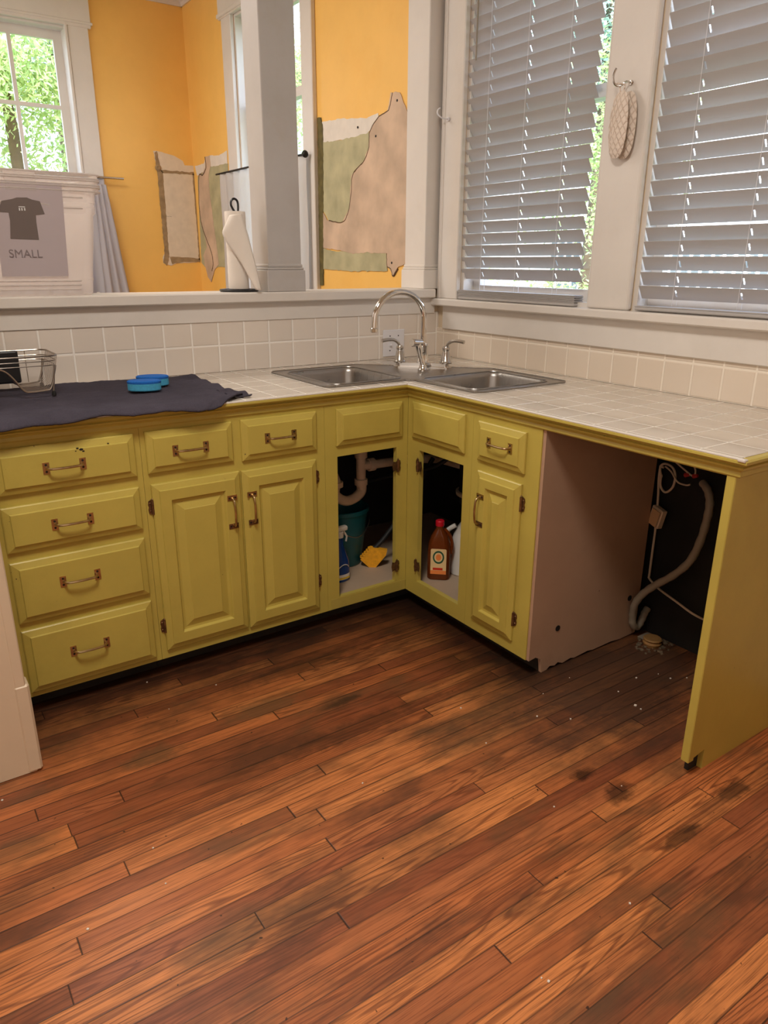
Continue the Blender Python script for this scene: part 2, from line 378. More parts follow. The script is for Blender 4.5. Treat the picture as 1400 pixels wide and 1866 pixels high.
def floor_mat():
    t = NT('worn_oak_strip_floor'); p = t.pos(); x = t.xyz(p); PW = .0507
    row = t.ma('FLOOR', t.ma('DIVIDE', t.ma('ADD', x[1], 1.588), PW)); fy = t.ma('FRACT', t.ma('DIVIDE', t.ma('ADD', x[1], 1.588), PW))
    r1 = t.white(t.vec(row, 3.3, 1.0))
    xs = t.ma('DIVIDE', t.ma('ADD', x[0], t.ma('MULTIPLY', r1, 1.7)), t.ma('ADD', 1.0, t.ma('MULTIPLY', r1, .9)))
    col = t.ma('FLOOR', xs); fx = t.ma('FRACT', xs)
    r2 = t.white(t.vec(row, col, 7.0)); r3 = t.white(t.vec(row, col, 21.0))
    off = t.ma('MULTIPLY', r2, 37.0)
    # cathedral grain from contour lines of stretched noise
    gx = t.ma('ADD', t.ma('MULTIPLY', x[0], .62), off); gy = t.ma('ADD', t.ma('MULTIPLY', x[1], 9.5), off)
    n1 = t.noise(t.vec(gx, gy, off), 1.3, 2, .45)
    ring = t.ma('SINE', t.ma('MULTIPLY', n1, t.ma('ADD', 70.0, t.ma('MULTIPLY', r3, 60.0))))
    ring = t.ma('MULTIPLY', t.step(ring, .3, .95), t.ma('ADD', .25, t.ma('MULTIPLY', t.step(r3, .35, .6), .75)))
    fine = t.noise(t.vec(t.ma('MULTIPLY', x[0], 9), t.ma('MULTIPLY', x[1], 420), off), 1, 3, .6)
    mid = t.noise(t.vec(t.ma('MULTIPLY', x[0], 2.5), t.ma('MULTIPLY', x[1], 60), off), 1, 3, .6)
    base = t.ramp(r2, [(0, srgb(144, 80, 50)), (.25, srgb(178, 104, 60)), (.5, srgb(196, 116, 66)), (.75, srgb(214, 136, 78)), (1, srgb(162, 92, 58))])
    c = t.mix(t.ma('MULTIPLY', ring, .62), base, srgb(96, 46, 26))
    c = t.mix(t.ma('MULTIPLY', t.step(fine, .48, .66), .62), c, srgb(96, 46, 26))
    c = t.mix(t.ma('MULTIPLY', t.step(mid, .5, .75), .6), c, srgb(112, 58, 34))
    # worn dark and grey stains
    st = t.noise(t.vec(t.ma('MULTIPLY', x[0], 1.6), t.ma('MULTIPLY', x[1], 3.6), t.ma('MULTIPLY', r2, .55)), 1.3, 5, .62)
    c = t.mix(t.ma('MULTIPLY', t.step(st, .50, .66), .7), c, srgb(72, 44, 30))
    st2 = t.noise(t.vec(t.ma('MULTIPLY', x[0], 2.2), t.ma('MULTIPLY', x[1], 4.4), t.ma('ADD', 9.0, t.ma('MULTIPLY', r2, .35))), 1.6, 4, .55)
    c = t.mix(t.ma('MULTIPLY', t.step(st2, .54, .68), .6), c, srgb(92, 68, 46))
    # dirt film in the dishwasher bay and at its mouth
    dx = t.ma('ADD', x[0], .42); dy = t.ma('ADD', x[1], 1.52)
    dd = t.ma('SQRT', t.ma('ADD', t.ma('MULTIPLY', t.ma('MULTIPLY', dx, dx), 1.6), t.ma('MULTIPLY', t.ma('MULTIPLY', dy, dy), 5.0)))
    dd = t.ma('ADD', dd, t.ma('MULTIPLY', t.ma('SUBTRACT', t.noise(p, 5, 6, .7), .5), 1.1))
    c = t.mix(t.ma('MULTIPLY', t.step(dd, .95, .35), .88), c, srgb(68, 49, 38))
    # grime and shade painted into the floor along the cabinet toes
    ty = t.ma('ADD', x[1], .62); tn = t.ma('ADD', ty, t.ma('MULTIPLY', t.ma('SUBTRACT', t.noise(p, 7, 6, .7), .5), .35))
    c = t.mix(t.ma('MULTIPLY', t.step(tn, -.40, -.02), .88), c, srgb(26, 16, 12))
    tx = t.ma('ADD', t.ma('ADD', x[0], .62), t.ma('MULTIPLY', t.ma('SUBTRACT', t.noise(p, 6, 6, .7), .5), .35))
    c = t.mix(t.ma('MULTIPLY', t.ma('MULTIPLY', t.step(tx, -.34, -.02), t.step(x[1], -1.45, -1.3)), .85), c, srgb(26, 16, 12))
    # ink-dark water marks and grey bare patches
    for px_, py_, rx, ry, cc_, am in ((1062, 1412, .05, .022, (20, 12, 10), .75), (1128, 1445, .06, .035, (28, 22, 18), .75), (1240, 1525, .09, .022, (22, 12, 9), .7), (1335, 1440, .07, .035, (40, 26, 18), .7), (625, 1278, .09, .02, (34, 26, 20), .6), (278, 1378, .10, .05, (88, 68, 46), .6), (480, 1290, .16, .05, (96, 74, 50), .55), (1270, 1680, .12, .05, (96, 70, 48), .5), (560, 1210, .30, .05, (40, 24, 18), .5), (640, 1330, .35, .045, (44, 28, 22), .5)):
        c0 = at(px_, py_, 2, 0); ux = t.ma('DIVIDE', t.ma('SUBTRACT', x[0], c0.x), rx); uy = t.ma('DIVIDE', t.ma('SUBTRACT', x[1], c0.y), ry)
        d_ = t.ma('SQRT', t.ma('ADD', t.ma('MULTIPLY', ux, ux), t.ma('MULTIPLY', uy, uy))); d_ = t.ma('ADD', d_, t.ma('MULTIPLY', t.ma('SUBTRACT', t.noise(p, 22, 4, .65), .5), 1.6))
        c = t.mix(t.ma('MULTIPLY', t.step(d_, 1.1, .5), am), c, srgb(*cc_))
    # dots and nail holes
    dots = t.step(t.noise(p, 60, 1), .77, .80); c = t.mix(t.ma('MULTIPLY', dots, .8), c, srgb(25, 14, 10))
    # joints
    ey = t.ma('ABSOLUTE', t.ma('SUBTRACT', fy, .5)); jl = t.step(ey, .458, .482)
    jl = t.ma('MULTIPLY', jl, t.ma('ADD', .5, t.ma('MULTIPLY', t.white(t.vec(row, 5.0, 5.0)), .5)))
    ex = t.ma('ABSOLUTE', t.ma('SUBTRACT', fx, .5)); jx = t.step(ex, .4982, .4995)
    j = t.ma('MAXIMUM', jl, jx)
    c = t.mix(t.ma('MULTIPLY', j, .88), c, srgb(24, 13, 9))
    t.set(Base_Color=c, Roughness=t.ma('ADD', .30, t.ma('MULTIPLY', st, .28)))
    t.b.inputs['Specular IOR Level'].default_value = .45
    h = t.ma('SUBTRACT', t.ma('MULTIPLY', t.step(fine, .3, .8), -.25), j); t.bump(h, .35, .0015)
    return t.m
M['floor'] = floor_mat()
def towel_mat():
    t = NT('charcoal_terry'); p = t.pos(); n = t.noise(p, 220, 2); n2 = t.noise(p, 9, 4)
    c = t.mix(n2, srgb(62, 58, 68), srgb(90, 85, 98)); c = t.mix(t.ma('MULTIPLY', n, .5), c, srgb(42, 39, 46))
    t.set(Base_Color=c, Roughness=.95); t.b.inputs['Specular IOR Level'].default_value = .1
    t.bump(t.noise(p, 350, 2), .8, .003); return t.m
M['towel'] = towel_mat()

# ------------------------------------------------------------------ the setting
F = -.636            # face-frame plane of both cabinet runs
CT = .915            # countertop height
LED = 1.224          # top of the ledge on the half wall
WR = 3.05            # dining back wall
CEIL = 3.16
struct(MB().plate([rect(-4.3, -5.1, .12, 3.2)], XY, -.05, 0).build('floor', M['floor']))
struct(MB().box((-4.3, -5.1, CEIL), (.13, 3.2, CEIL + .1)).build('ceiling', M['ceil']))
K1 = (-.926, -.165); K2 = (-2.05, -1.118); KZ = (1.182, 2.62)
D1 = (1.25, 2.17); DZ = (1.12, 2.83)
wr = struct(MB().plate([rect(-5.1, 0, .06, CEIL), rect(K1[0], KZ[0], K1[1], KZ[1]), rect(K2[0], KZ[0], K2[1], KZ[1])], YZ, 0, .13).build('wall_right', M['cream']))
MB().box((-.006, -1.95, 0), (.0, -.0, .86)).build('lower_wall_shade_sheet', M['bare'], wr)  # thin dark sheet painting the shade behind cabinets and dishwasher bay
wdr = struct(MB().plate([rect(.06, 0, WR, CEIL), rect(D1[0], DZ[0], D1[1], DZ[1])], YZ, 0, .13).build('wall_dining_right', M['mango']))
FX = (-1.52, -.82)
wdb = struct(MB().plate([rect(-4.2, 0, .13, CEIL), rect(FX[0], DZ[0], FX[1], DZ[1])], XZ, WR, WR + .13).build('wall_dining_back', M['mango']))
wb = struct(MB().plate([[(-4.2, 0), (0, 0), (0, LED - .04), (-2.75, LED - .04), (-2.75, 2.8), (0, 2.8), (0, CEIL), (-4.2, CEIL)]], XZ, 0, .13).build('wall_back', M['cream']))
struct(MB().box((-4.3, -5.1, 0), (-4.2, 3.2, CEIL)).build('wall_left', M['cream']))
struct(MB().box((-4.3, -5.1, 0), (.13, -5.0, CEIL)).build('wall_front', M['cream']))
# short painted wall end at the left with its own low plinth
ws = struct(MB().box((-3.3, -.925, 0), (-2.104, -.80, CEIL), .004).build('wall_left_stub', M['cream']))
MB().box((-2.127, -.9265, .27), (-2.1, -.87, CEIL - .1), .003).box((-2.130, -.929, .004), (-2.092, -.87, .275), .006).build('corner_casing', M['cream'], ws)
# backsplash tiles, apron and ledge
bs = struct(MB().box((-2.7, -.009, CT), (0, 0, 1.118), .001).build('trim_1', M['tile_back']))
struct(MB().box((-.009, -1.99, CT), (0, -.0, 1.046), .001).build('trim_2', M['tile_right']))
ledge = struct(MB().box((-2.75, -.042, LED - .04), (-.045, .185, LED), .005).build('trim_3', M['white']))
struct(MB().box((-2.75, -.014, 1.112), (-.03, 0, LED - .04), .002).build('trim_4', M['white']))
# column and half column standing on the ledge
def pier(name, x0, x1, y0, y1, mat_):
    r = sroot(name, ((x0 + x1) / 2, (y0 + y1) / 2, LED))
    MB().box((x0, y0, LED + .10), (x1, y1, 2.82), .003).build('shaft', mat_, r)
    b = MB().box((x0 - .012, y0 - .012, LED), (x1 + .012, y1 + .012, LED + .085), .003)
    b.box((x0 - .008, y0 - .008, LED + .085), (x1 + .008, y1 + .008, LED + .095), .003).box((x0 - .004, y0 - .004, LED + .095), (x1 + .004, y1 + .004, LED + .108), .003)
    b.build('plinth', mat_, r); return r
pier('trim_5', -.895, -.745, -.02, .125, M['white_col'])
pier('trim_6', -.095, -.002, -.012, .145, M['white'])
# crown moulding of the dining room
cm = MB()
pr = [(0, 0), (.012, 0), (.02, .02), (.055, .055), (.07, .06), (.07, .09), (0, .09)]
cm.sweep([((-4.2, WR, 3.068), (0, -1, 0), (0, 0, 1)), ((0, WR, 3.068), (0, -1, 0), (0, 0, 1))], pr)
cm.sweep([((0, WR, 3.068), (-1, 0, 0), (0, 0, 1)), ((0, .2, 3.068), (-1, 0, 0), (0, 0, 1))], pr)
struct(cm.build('trim_7', M['white']))

# ---- windows
def window(name, f, u0, u1, z0, z1, cols, rows, meet, casing, n_sash=.06, depth=.13, munt=.02, st=.05, sgn=1, frame_mat=None):
    """f(u,v,n): n outward of the room. casing=(left,right,top) widths"""
    r = sroot(name, f((u0 + u1) / 2, z0, 0)); wm = frame_mat or M['white']
    j = MB(); tj = .018
    j.plate([rect(u0, z0, u1, z1), rect(u0 + tj, z0 + tj, u1 - tj, z1 - tj)], f, 0, depth + .02); j.build('jamb', wm, r)
    def sash(za, zb, n):
        s = MB(); a, b = u0 + tj, u1 - tj
        holes = []; w_ = (b - a - 2 * st - munt * (cols - 1)) / cols; h_ = (zb - za - 2 * st - munt * (rows - 1)) / rows
        for i in range(cols):
            for k in range(rows):
                x = a + st + i * (w_ + munt); y = za + st + k * (h_ + munt); holes.append(rect(x, y, x + w_, y + h_))
        s.plate([rect(a, za, b, zb)] + holes, f, n, n + .03); so_ = s.build('sash', wm, r)
        MB().plate([rect(a + st * .6, za + st * .6, b - st * .6, zb - st * .6)], f, n + .013, n + .016).build('pane', M['glass'], so_)
    sash(meet - .02, z1 - tj, n_sash + .034); sash(z0 + tj, meet + .025, n_sash)
    return r
ZY = lambda u, v, n: V((n, u, v))
YX = lambda u, v, n: V((u, WR + n, v))
w1 = window('window_1', ZY, K1[0], K1[1], KZ[0], KZ[1], 1, 1, 1.93, None, st=.045)
w2 = window('window_2', ZY, K2[0], K2[1], KZ[0], KZ[1], 1, 1, 1.93, None, st=.045)
w3 = window('window_3', ZY, D1[0], D1[1], DZ[0], DZ[1], 1, 1, 2.29, None, st=.05)
w4 = window('window_4', YX, FX[0], FX[1], DZ[0], DZ[1], 2, 2, 1.90, None, st=.055, munt=.024)
# casings
c = MB(); c.box((-.028, -.165, 1.182), (0, -.03, 2.75), .004).box((-.034, -.052, 1.182), (0, -.030, 2.75), .004)
c.box((-.028, -1.118, 1.182), (0, K1[0], 2.75), .012, seg=3).box((-.028, -2.2, 2.62), (0, -.03, 2.78), .004).box((-.028, -2.2, 1.182), (0, K2[0], 2.62), .004)
c.build('casing', M['white'], w1)
MB().box((-.056, -2.2, 1.150), (.10, -.008, 1.182), .005).build('stool', M['white'], w1)
MB().box((-.020, -2.2, 1.044), (0, -.060, 1.152), .003).build('apron', M['white'], w1)
c = MB(); c.box((-.028, 1.125, .95), (0, 1.25, 2.85), .004).box((-.028, 2.17, .95), (0, 2.315, 2.85), .004)
c.box((-.034, 1.10, 2.826), (0, 2.345, 3.06), .004).box((-.042, 1.09, 2.835), (0, 2.355, 2.86), .004).box((-.05, 1.08, DZ[0] - .04), (.06, 2.36, DZ[0]), .004); c.build('casing', M['white'], w3)
c = MB(); c.box((-.82, WR - .028, .95), (-.685, WR, 2.86), .004).box((-.84, WR - .036, DZ[0]), (-.822, WR, 2.85), .003).box((-1.66, WR - .028, .95), (-1.52, WR, 2.86), .004)
c.box((-1.68, WR - .034, 2.826), (-.665, WR, 3.065), .004).box((-1.69, WR - .04, 2.845), (-.655, WR, 2.862), .003).box((-1.70, WR - .06, DZ[0] - .04), (-.64, WR + .05, DZ[0]), .004); c.build('casing', M['white'], w4)

# ---- torn plaster and old paint on the dining walls (parts of the walls)
def patch(name, wall, ax, v, px, mat_, t0, t1):
    P = [at(x, y, ax, v) for x, y in px]
    n = len(P); cx = sum((p for p in P), V()) / n
    # roughen the outline
    Q = []
    for i in range(n):
        a = P[i]; b = P[(i + 1) % n]; L = (b - a).length; k = max(1, int(L / .018))
        for q in range(k):
            p = a + (b - a) * (q / k); Q.append(p + V((noise.noise(p * 40), noise.noise(p * 40 + V((5, 5, 5))), noise.noise(p * 40 + V((9, 1, 3))))) * .006)
    if ax == 0: loop = [(p.y, p.z) for p in Q]; f = YZ
    else: loop = [(p.x, p.z) for p in Q]; f = XZ
    return MB().plate([loop], f, v - t0, v - t1).build(name, mat_, wall)
def crack(name, wall, ax, v, px, r=.003, mat_=None):
    P = smoothline([at(x, y, ax, v - .003) for x, y in px], 6)
    P = [p + V((0 if ax == 0 else noise.noise(p * 60) * .004, 0 if ax == 1 else noise.noise(p * 60) * .004, noise.noise(p * 60 + V((3, 3, 3))) * .004)) for p in P]
    return MB().tube(P, r, 5).build(name, mat_ or M['crack'], wall)
B = wdb
patch('pale_plaster', B, 1, WR, [(279, 275), (290, 276), (318, 284), (333, 294), (337, 301), (353, 302), (354, 320), (362, 478), (322, 480), (312, 484), (298, 480), (296, 470), (300, 462), (290, 325)], M['pl_pale'], .001, .003)
patch('joint_strip', B, 1, WR, [(281, 278), (286, 276), (292, 308), (297, 314), (309, 466), (304, 484), (297, 478), (300, 465), (287, 320)], M['pl_brown'], .003, .005)
patch('joint_strip', B, 1, WR, [(292, 310), (353, 314), (353, 319), (296, 315)], M['pl_brown'], .003, .005)
patch('joint_strip', B, 1, WR, [(351, 316), (361, 322), (366, 476), (361, 472), (352, 345)], M['pl_brown'], .003, .005)
patch('joint_strip', B, 1, WR, [(310, 468), (364, 471), (366, 478), (340, 477), (314, 481)], M['pl_brown'], .003, .005)
patch('wallboard_insert', B, 1, WR, [(297, 316), (350, 319), (354, 360), (362, 471), (308, 467)], M['pl_pale'], .002, .0055)
crack('crack_line', B, 1, WR, [(303, 378), (330, 379), (354, 377)], .0015, M['pl_brown'])
crack('crack_line', B, 1, WR, [(303, 394), (313, 395)], .003)
MB().lathe([(0, 0), (.02, 0), (.024, .006), (.012, .01), (0, .006)], at(288, 306, 1, WR - .002), 12, rot=Matrix.Rotation(R(90), 3, 'X')).build('plaster_knob', M['pl_brown'], B, True)
D = wdr
patch('white_skim', D, 0, 0, [(356, 303), (372, 298), (375, 286), (384, 284), (400, 283), (414, 275), (415, 300), (385, 306), (360, 320)], M['pl_white'], .001, .003)
patch('old_green_paint', D, 0, 0, [(361, 322), (384, 304), (416, 298), (416, 487), (400, 486), (385, 490), (374, 486), (368, 478)], M['pl_green'], .0015, .0035)
patch('pink_plaster', D, 0, 0, [(375, 286), (383, 284), (385, 303), (381, 320), (383, 350), (387, 380), (392, 420), (397, 455), (400, 482), (392, 492), (386, 514), (380, 505), (374, 480), (372, 466), (378, 450), (376, 436), (368, 410), (364, 370), (363, 320), (370, 318), (375, 305)], M['pl_pink'], .002, .005)
crack('torn_edge', D, 0, 0, [(374, 286), (376, 305), (370, 319), (363, 322), (364, 380), (369, 412), (377, 436), (386, 460), (389, 480), (387, 494)], .005)
patch('white_skim', D, 0, 0, [(584, 222), (605, 220), (625, 216), (665, 216), (690, 207), (692, 222), (665, 248), (625, 254), (586, 262)], M['pl_white'], .001, .003)
patch('old_green_paint', D, 0, 0, [(586, 260), (620, 256), (672, 242), (680, 240), (672, 280), (645, 330), (640, 395), (625, 407), (600, 402), (588, 380)], M['pl_green'], .0015, .0035)
patch('old_green_paint', D, 0, 0, [(586, 452), (610, 458), (665, 458), (705, 462), (707, 494), (640, 494), (587, 490)], M['pl_green'], .0015, .0045)
patch('pink_plaster', D, 0, 0, [(714, 169), (730, 168), (744, 205), (742, 480), (726, 487), (718, 503), (712, 490), (706, 484), (706, 462), (660, 460), (645, 462), (620, 456), (588, 452), (588, 383), (598, 402), (625, 406), (638, 380), (642, 320), (664, 295), (673, 270), (675, 240), (690, 214), (708, 200)], M['pl_pink'], .002, .0055)
crack('torn_edge', D, 0, 0, [(716, 169), (709, 200), (692, 212), (675, 240), (673, 268), (665, 292), (644, 318), (641, 350), (636, 385), (625, 405), (600, 402)], .004)
patch('bare_edge_strip', D, 0, 0, [(580, 214), (586, 214), (590, 235), (591, 520), (584, 520)], M['pl_dark'], .002, .006)
crack('torn_edge', D, 0, 0, [(706, 462), (706, 484), (713, 490), (717, 503), (725, 490)], .0035)
for x, y in ((724, 183), (685, 248), (714, 479), (652, 232)): MB().lathe([(0, -.001), (.006, -.001), (.006, .001), (0, .001)], at(x, y, 0, -.006), 8, rot=Matrix.Rotation(R(90), 3, 'Y')).build('screw_hole', M['hole'], D)

# ------------------------------------------------------------------ cabinets
FL = lambda u, v, n: V((u, F - n, v))          # left run: u=x
FRt = lambda u, v, n: V((F - n, -u, v))        # right run: u=-y
DRAWER = [(0, 0), (0, .007), (.003, .010), (.020, .015), (.022, .0185), (.023, .019)]
def handle(f, u, v, vert, parent, L=.098):
    """brass pull: two foot plates and a bowed bar"""
    b = MB(); h = L / 2
    def g(a, c, n): return f(u + (c if vert else a), v + (a if vert else c), n)
    bar = [(-h, .0, .019), (-h + .004, 0, .033), (-h + .014, 0, .040), (0, 0, .043), (h - .014, 0, .040), (h - .004, 0, .033), (h, 0, .019)]
    b.tube(smoothline([g(a, c_ - .004 * 0, n) for a, c_, n in bar], 4), .0038, 8)
    o = b.build('handle', M['brass'], parent, True)
    for s_ in (-1, 1):
        p = MB(); a = s_ * (h + .001)
        loop = [(a - .009, -.017), (a + .009, -.017), (a + .009, .017), (a - .009, .017)]
        p.plate([loop], g, .0186, .0215); p.build('foot_plate', M['brassdk'] if vert and s_ < 0 else M['brass'], o)
        for cc in (-.010, .010):
            q = MB(); q.plate([[(a + .0034 * math.cos(k * math.pi / 4), cc + .0034 * math.sin(k * math.pi / 4)) for k in range(8)]], g, .0205, .0222); q.build('screw', M['hole'], o)
    return o
def hinge(f, u, v, parent, side=1, open_leaf=False):
    """surface hinge: leaf on the frame, knuckle at the door edge"""
    b = MB(); b.plate([[(u, v - .026), (u + side * .011, v - .020), (u + side * .013, v - .008), (u + side * .010, v), (u + side * .013, v + .008), (u + side * .011, v + .020), (u, v + .026)]], f, 0, .0035)
    b.tube([f(u - side * .001, v - .024, .006), f(u - side * .001, v + .024, .006)], .0048, 8)
    b.lathe([(0, 0), (.004, .002), (0, .008)], f(u - side * .001, v + .024, .006), 8)
    if open_leaf: b.plate([[(u, v - .022), (u - side * .012, v - .016), (u - side * .022, v - .020), (u - side * .026, v), (u - side * .022, v + .020), (u - side * .012, v + .016), (u, v + .022)]], f, .003, .006)
    for dz in (-.013, .013): b.lathe([(0, 0), (.0032, 0), (.002, .0015), (0, .002)], f(u + side * .007, v + dz, .0036), 8, rot=(Matrix.Rotation(R(90), 3, 'X') if f is FL else Matrix.Rotation(R(-90), 3, 'Y')))
    return b.build('hinge', M['brassdk'], parent, True)
def drawer(f, u0, u1, v0, v1, parent, hpos=None):
    d = MB().rings(u1 - u0, v1 - v0, DRAWER, lambda a, b, n: f(u0 + a, v0 + b, n + .0005)).build('drawer', M['yellow'], parent)
    if hpos: handle(f, hpos[0], hpos[1], False, d)
    return d
def door(f, u0, u1, v0, v1, parent, hp, fr=.056):
    prof = DRAWER + [(fr, .019), (fr + .002, .0175), (fr + .006, .010), (fr + .012, .009), (fr + .015, .009), (fr + .038, .0165), (fr + .040, .018)]
    d = MB().rings(u1 - u0, v1 - v0, prof, lambda a, b, n: f(u0 + a, v0 + b, n + .0005)).build('door', M['yellow'], parent)
    handle(f, hp[0], hp[1], True, d)
    return d
TOE = .065
def hp(px, py, right=False):
    p = at(px, py, 0 if right else 1, F - .02); return ((-p.y) if right else p.x, p.z)
# 1 drawer stack
cab = thing('base_cabinet', 'chartreuse base cabinet of four stacked drawers at the left end of the counter', 'cabinet', (-1.88, -.32, 0))
MB().box((-2.10, F, TOE), (-1.6545, -.02, .865)).build('body', M['yellow'], cab)
MB().box((-2.10, F + .07, 0), (-1.6545, F + .09, TOE)).build('toe_kick', M['toe'], cab)
for (z0, z1, q) in ((.714, .848, (118, 849)), (.542, .680, (133, 950)), (.318, .512, (147, 1053)), (.083, .293, (165, 1178))):
    drawer(FL, -2.062, -1.673, z0, z1, cab, hp(*q))
for x, y, r in ((148, 819, .006), (141, 817, .004), (152, 822, .004), (197, 808, .003), (138, 822, .0025)):
    p = at(x, y, 1, F - .0195); MB().lathe([(0, -.0006), (r, -.0006), (r, .0004), (0, .0004)], p, 7, sy=.6, rot=Matrix.Rotation(R(90), 3, 'X')).build('paint_chip', M['hole'], cab)
# 2 two-door cabinet
cab = thing('base_cabinet', 'chartreuse base cabinet with two raised-panel doors under two small drawers', 'cabinet', (-1.33, -.32, 0))
MB().box((-1.6535, F, TOE), (-1.0055, -.02, .865)).build('body', M['yellow'], cab)
MB().box((-1.6535, F + .07, 0), (-1.0055, F + .09, TOE)).build('toe_kick', M['toe'], cab)
drawer(FL, -1.639, -1.356, .716, .849, cab, hp(348, 817)); drawer(FL, -1.325, -1.041, .711, .850, cab, hp(512, 795))
door(FL, -1.635, -1.339, .097, .680, cab, hp(425, 933)); door(FL, -1.332, -1.046, .094, .678, cab, hp(461, 926))
for q, s_ in (((274, 928), -1), ((296, 1146), -1), ((575, 872), 1), ((581, 1062), 1)):
    u, v = hp(*q); hinge(FL, -1.636 if s_ < 0 else -1.0445, v, cab, s_)
# 3 corner sink cabinet
cab = thing('corner_sink_cabinet', 'chartreuse L-shaped corner sink cabinet with both door openings bare under the sink', 'cabinet', (-.6, -.6, 0))
ff = MB()
ff.plate([rect(-1.0045, TOE, F - .001, .865), rect(-.953, .112, -.689, .672)], XZ, F, F + .02)
ff.plate([rect(-1.0105, TOE, F, .865), rect(-.968, .127, -.712, .668)], YZ, F, F + .02)
ff.build('face_frame', M['yellow'], cab)
MB().box((-.99, F - .0012, .066), (-.64, F - .0002, .108)).build('worn_bottom_rail', M['yellow_worn'], cab)
MB().plate([[(-1.0, F + .021), (F + .021, F + .021), (F + .021, -1.008), (-.03, -1.008), (-.03, -.03), (-1.0, -.03)]], XY, .094, .110).build('cabinet_floor', M['shelf'], cab)
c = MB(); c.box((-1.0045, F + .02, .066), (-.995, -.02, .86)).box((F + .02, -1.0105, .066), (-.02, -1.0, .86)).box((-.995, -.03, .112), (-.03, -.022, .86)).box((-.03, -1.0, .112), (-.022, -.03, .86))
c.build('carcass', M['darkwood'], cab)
MB().box((-1.0045, F + .07, 0), (F + .07, F + .085, TOE)).box((F + .07, -1.0105, 0), (F + .085, F + .085, TOE)).build('toe_kick', M['toe'], cab)
drawer(FL, -.959, -.668, .713, .848, cab); drawer(FRt, .673, .975, .713, .850, cab)
for q in ((733, 850), (740, 1030)):
    u, v = hp(*q); hinge(FL, -.684, v, cab, 1, True)
for q in ((757, 850), (752, 1032)):
    u, v = hp(q[0], q[1], True); hinge(FRt, .7075, v, cab, -1, True)
for u0, v in ((.9995, .4),): pass
# 4 narrow cabinet
cab = thing('base_cabinet', 'narrow chartreuse cabinet with one drawer over one slim door, bare beige side panel', 'cabinet', (-.32, -1.17, 0))
MB().box((F, -1.328, TOE), (-.07, -1.0115, .865)).build('body', M['yellow'], cab)
MB().box((F + .07, -1.328, 0), (F + .085, -1.0115, TOE)).build('toe_kick', M['toe'], cab)
rg = [(-.566, 0), (-.54, .002), (-.525, .012), (-.50, .006), (-.485, .014), (-.46, .003), (-.42, .010), (-.40, .004), (-.33, .010), (-.3, .005), (-.2, .008), (-.15, .003), (-.06, .006)]
sp = [(F + .004, .865), (F + .004, TOE), (-.60, TOE + .004), (-.575, TOE - .01), (-.57, .03)] + rg + [(-.06, .865)]
side = MB().plate([sp], XZ, -1.3405, -1.3285).build('side_panel', M['beige'], cab)
side['label'] = 'bare beige painted panel facing the dishwasher bay'
for x, y in ((1017, 1145), (1148, 1090)):
    p = at(x, y, 1, -1.342); MB().lathe([(0, -.001), (.011, -.001), (.011, .0005), (0, .0005)], p, 14, rot=Matrix.Rotation(R(90), 3, 'X')).build('screw_hole', M['hole'], cab)
drawer(FRt, 1.045, 1.268, .708, .842, cab, hp(910, 812, True)); door(FRt, 1.052, 1.262, .112, .672, cab, hp(874, 930, True), .05)
for q in ((956, 925), (941, 1137)):
    u, v = hp(q[0], q[1], True); hinge(FRt, 1.2635, v, cab, 1)
# end panel of the dishwasher bay
e = thing('end_panel', 'chartreuse end panel with notched foot holding up the right end of the counter', 'panel', (-.32, -1.945, 0))
MB().plate([[(F, .865), (F, TOE - .012), (-.565, TOE), (-.565, 0), (-.004, 0), (-.004, .865)]], XZ, -1.9535, -1.938).build('side_board', M['yellow'], e)
MB().box((F - .003, -1.9545, .048), (F + .022, -1.930, .865), .002).build('front_strip', M['yellow'], e)
MB().box((-.604, -1.9375, 0), (-.545, -1.925, TOE)).build('notch_shade_block', M['toe'], e)  # dark block added behind the foot notch to stand for its shade

# ------------------------------------------------------------------ countertop
LX = -2.10
EY = -1.975
ctop = thing('countertop', 'L-shaped white tiled countertop with chartreuse moulded edge running round the corner', 'countertop', (-.6, -.6, .866))
bowlL = rect(-.915, -.575, -.565, -.165); bowlR = rect(-.575, -.915, -.165, -.565)
bowlL = rect(-.92, -.58, -.60, -.17); bowlR = rect(-.58, -.92, -.17, -.60)
OUT = [(LX, -.655), (-.655, -.655), (-.655, EY + .008), (-.010, EY + .008), (-.010, -.010), (LX, -.010)]
MB().plate([OUT, bowlL, bowlR], XY, CT - .012, CT).build('tile_surface', M['tile_top'], ctop)
MB().plate([[(LX, -.63), (-.63, -.63), (-.63, -1.955), (-.01, -1.955), (-.01, -.01), (LX, -.01)], bowlL, bowlR], XY, .866, CT - .0125).build('plywood_base', M['darkwood'], ctop)
prof = [(0, 0), (0, -.050), (.008, -.050), (.011, -.046), (.010, -.040), (.009, -.036), (.013, -.030), (.020, -.027), (.021, -.022), (.016, -.019), (.017, -.016), (.028, -.014), (.034, -.009), (.034, -.003), (.029, .001), (0, .001)]
tr = MB(); z = CT - .002; o = .631
d1 = V((0, -1, 0)); d2 = V((-1, -1, 0)); d3 = V((-1, 0, 0)); d4 = V((-1, -1, 0)); d5 = V((0, -1, 0))
pth = [((LX, -o, z), d1, (0, 0, 1)), ((-o, -o, z), d2, (0, 0, 1)), ((-o, -1.955, z), d4, (0, 0, 1)), ((-.002, -1.955, z), d5, (0, 0, 1))]
# inner corner: offset goes towards -x and -y together
tr.sweep(pth, prof); tr.build('edge_moulding', M['yellow'], ctop)
tr = MB(); tr.box((-.6685, EY - .011, CT - .006), (-.655, EY + .009, CT + .002), .002)
tr.box((-.6645, -1.972, CT - .004), (-.655, -.655, CT + .0015), .0015).box((LX, -.6645, CT - .004), (-.656, -.655, CT + .0015), .0015)
tr.build('tile_edging', M['white'], ctop)
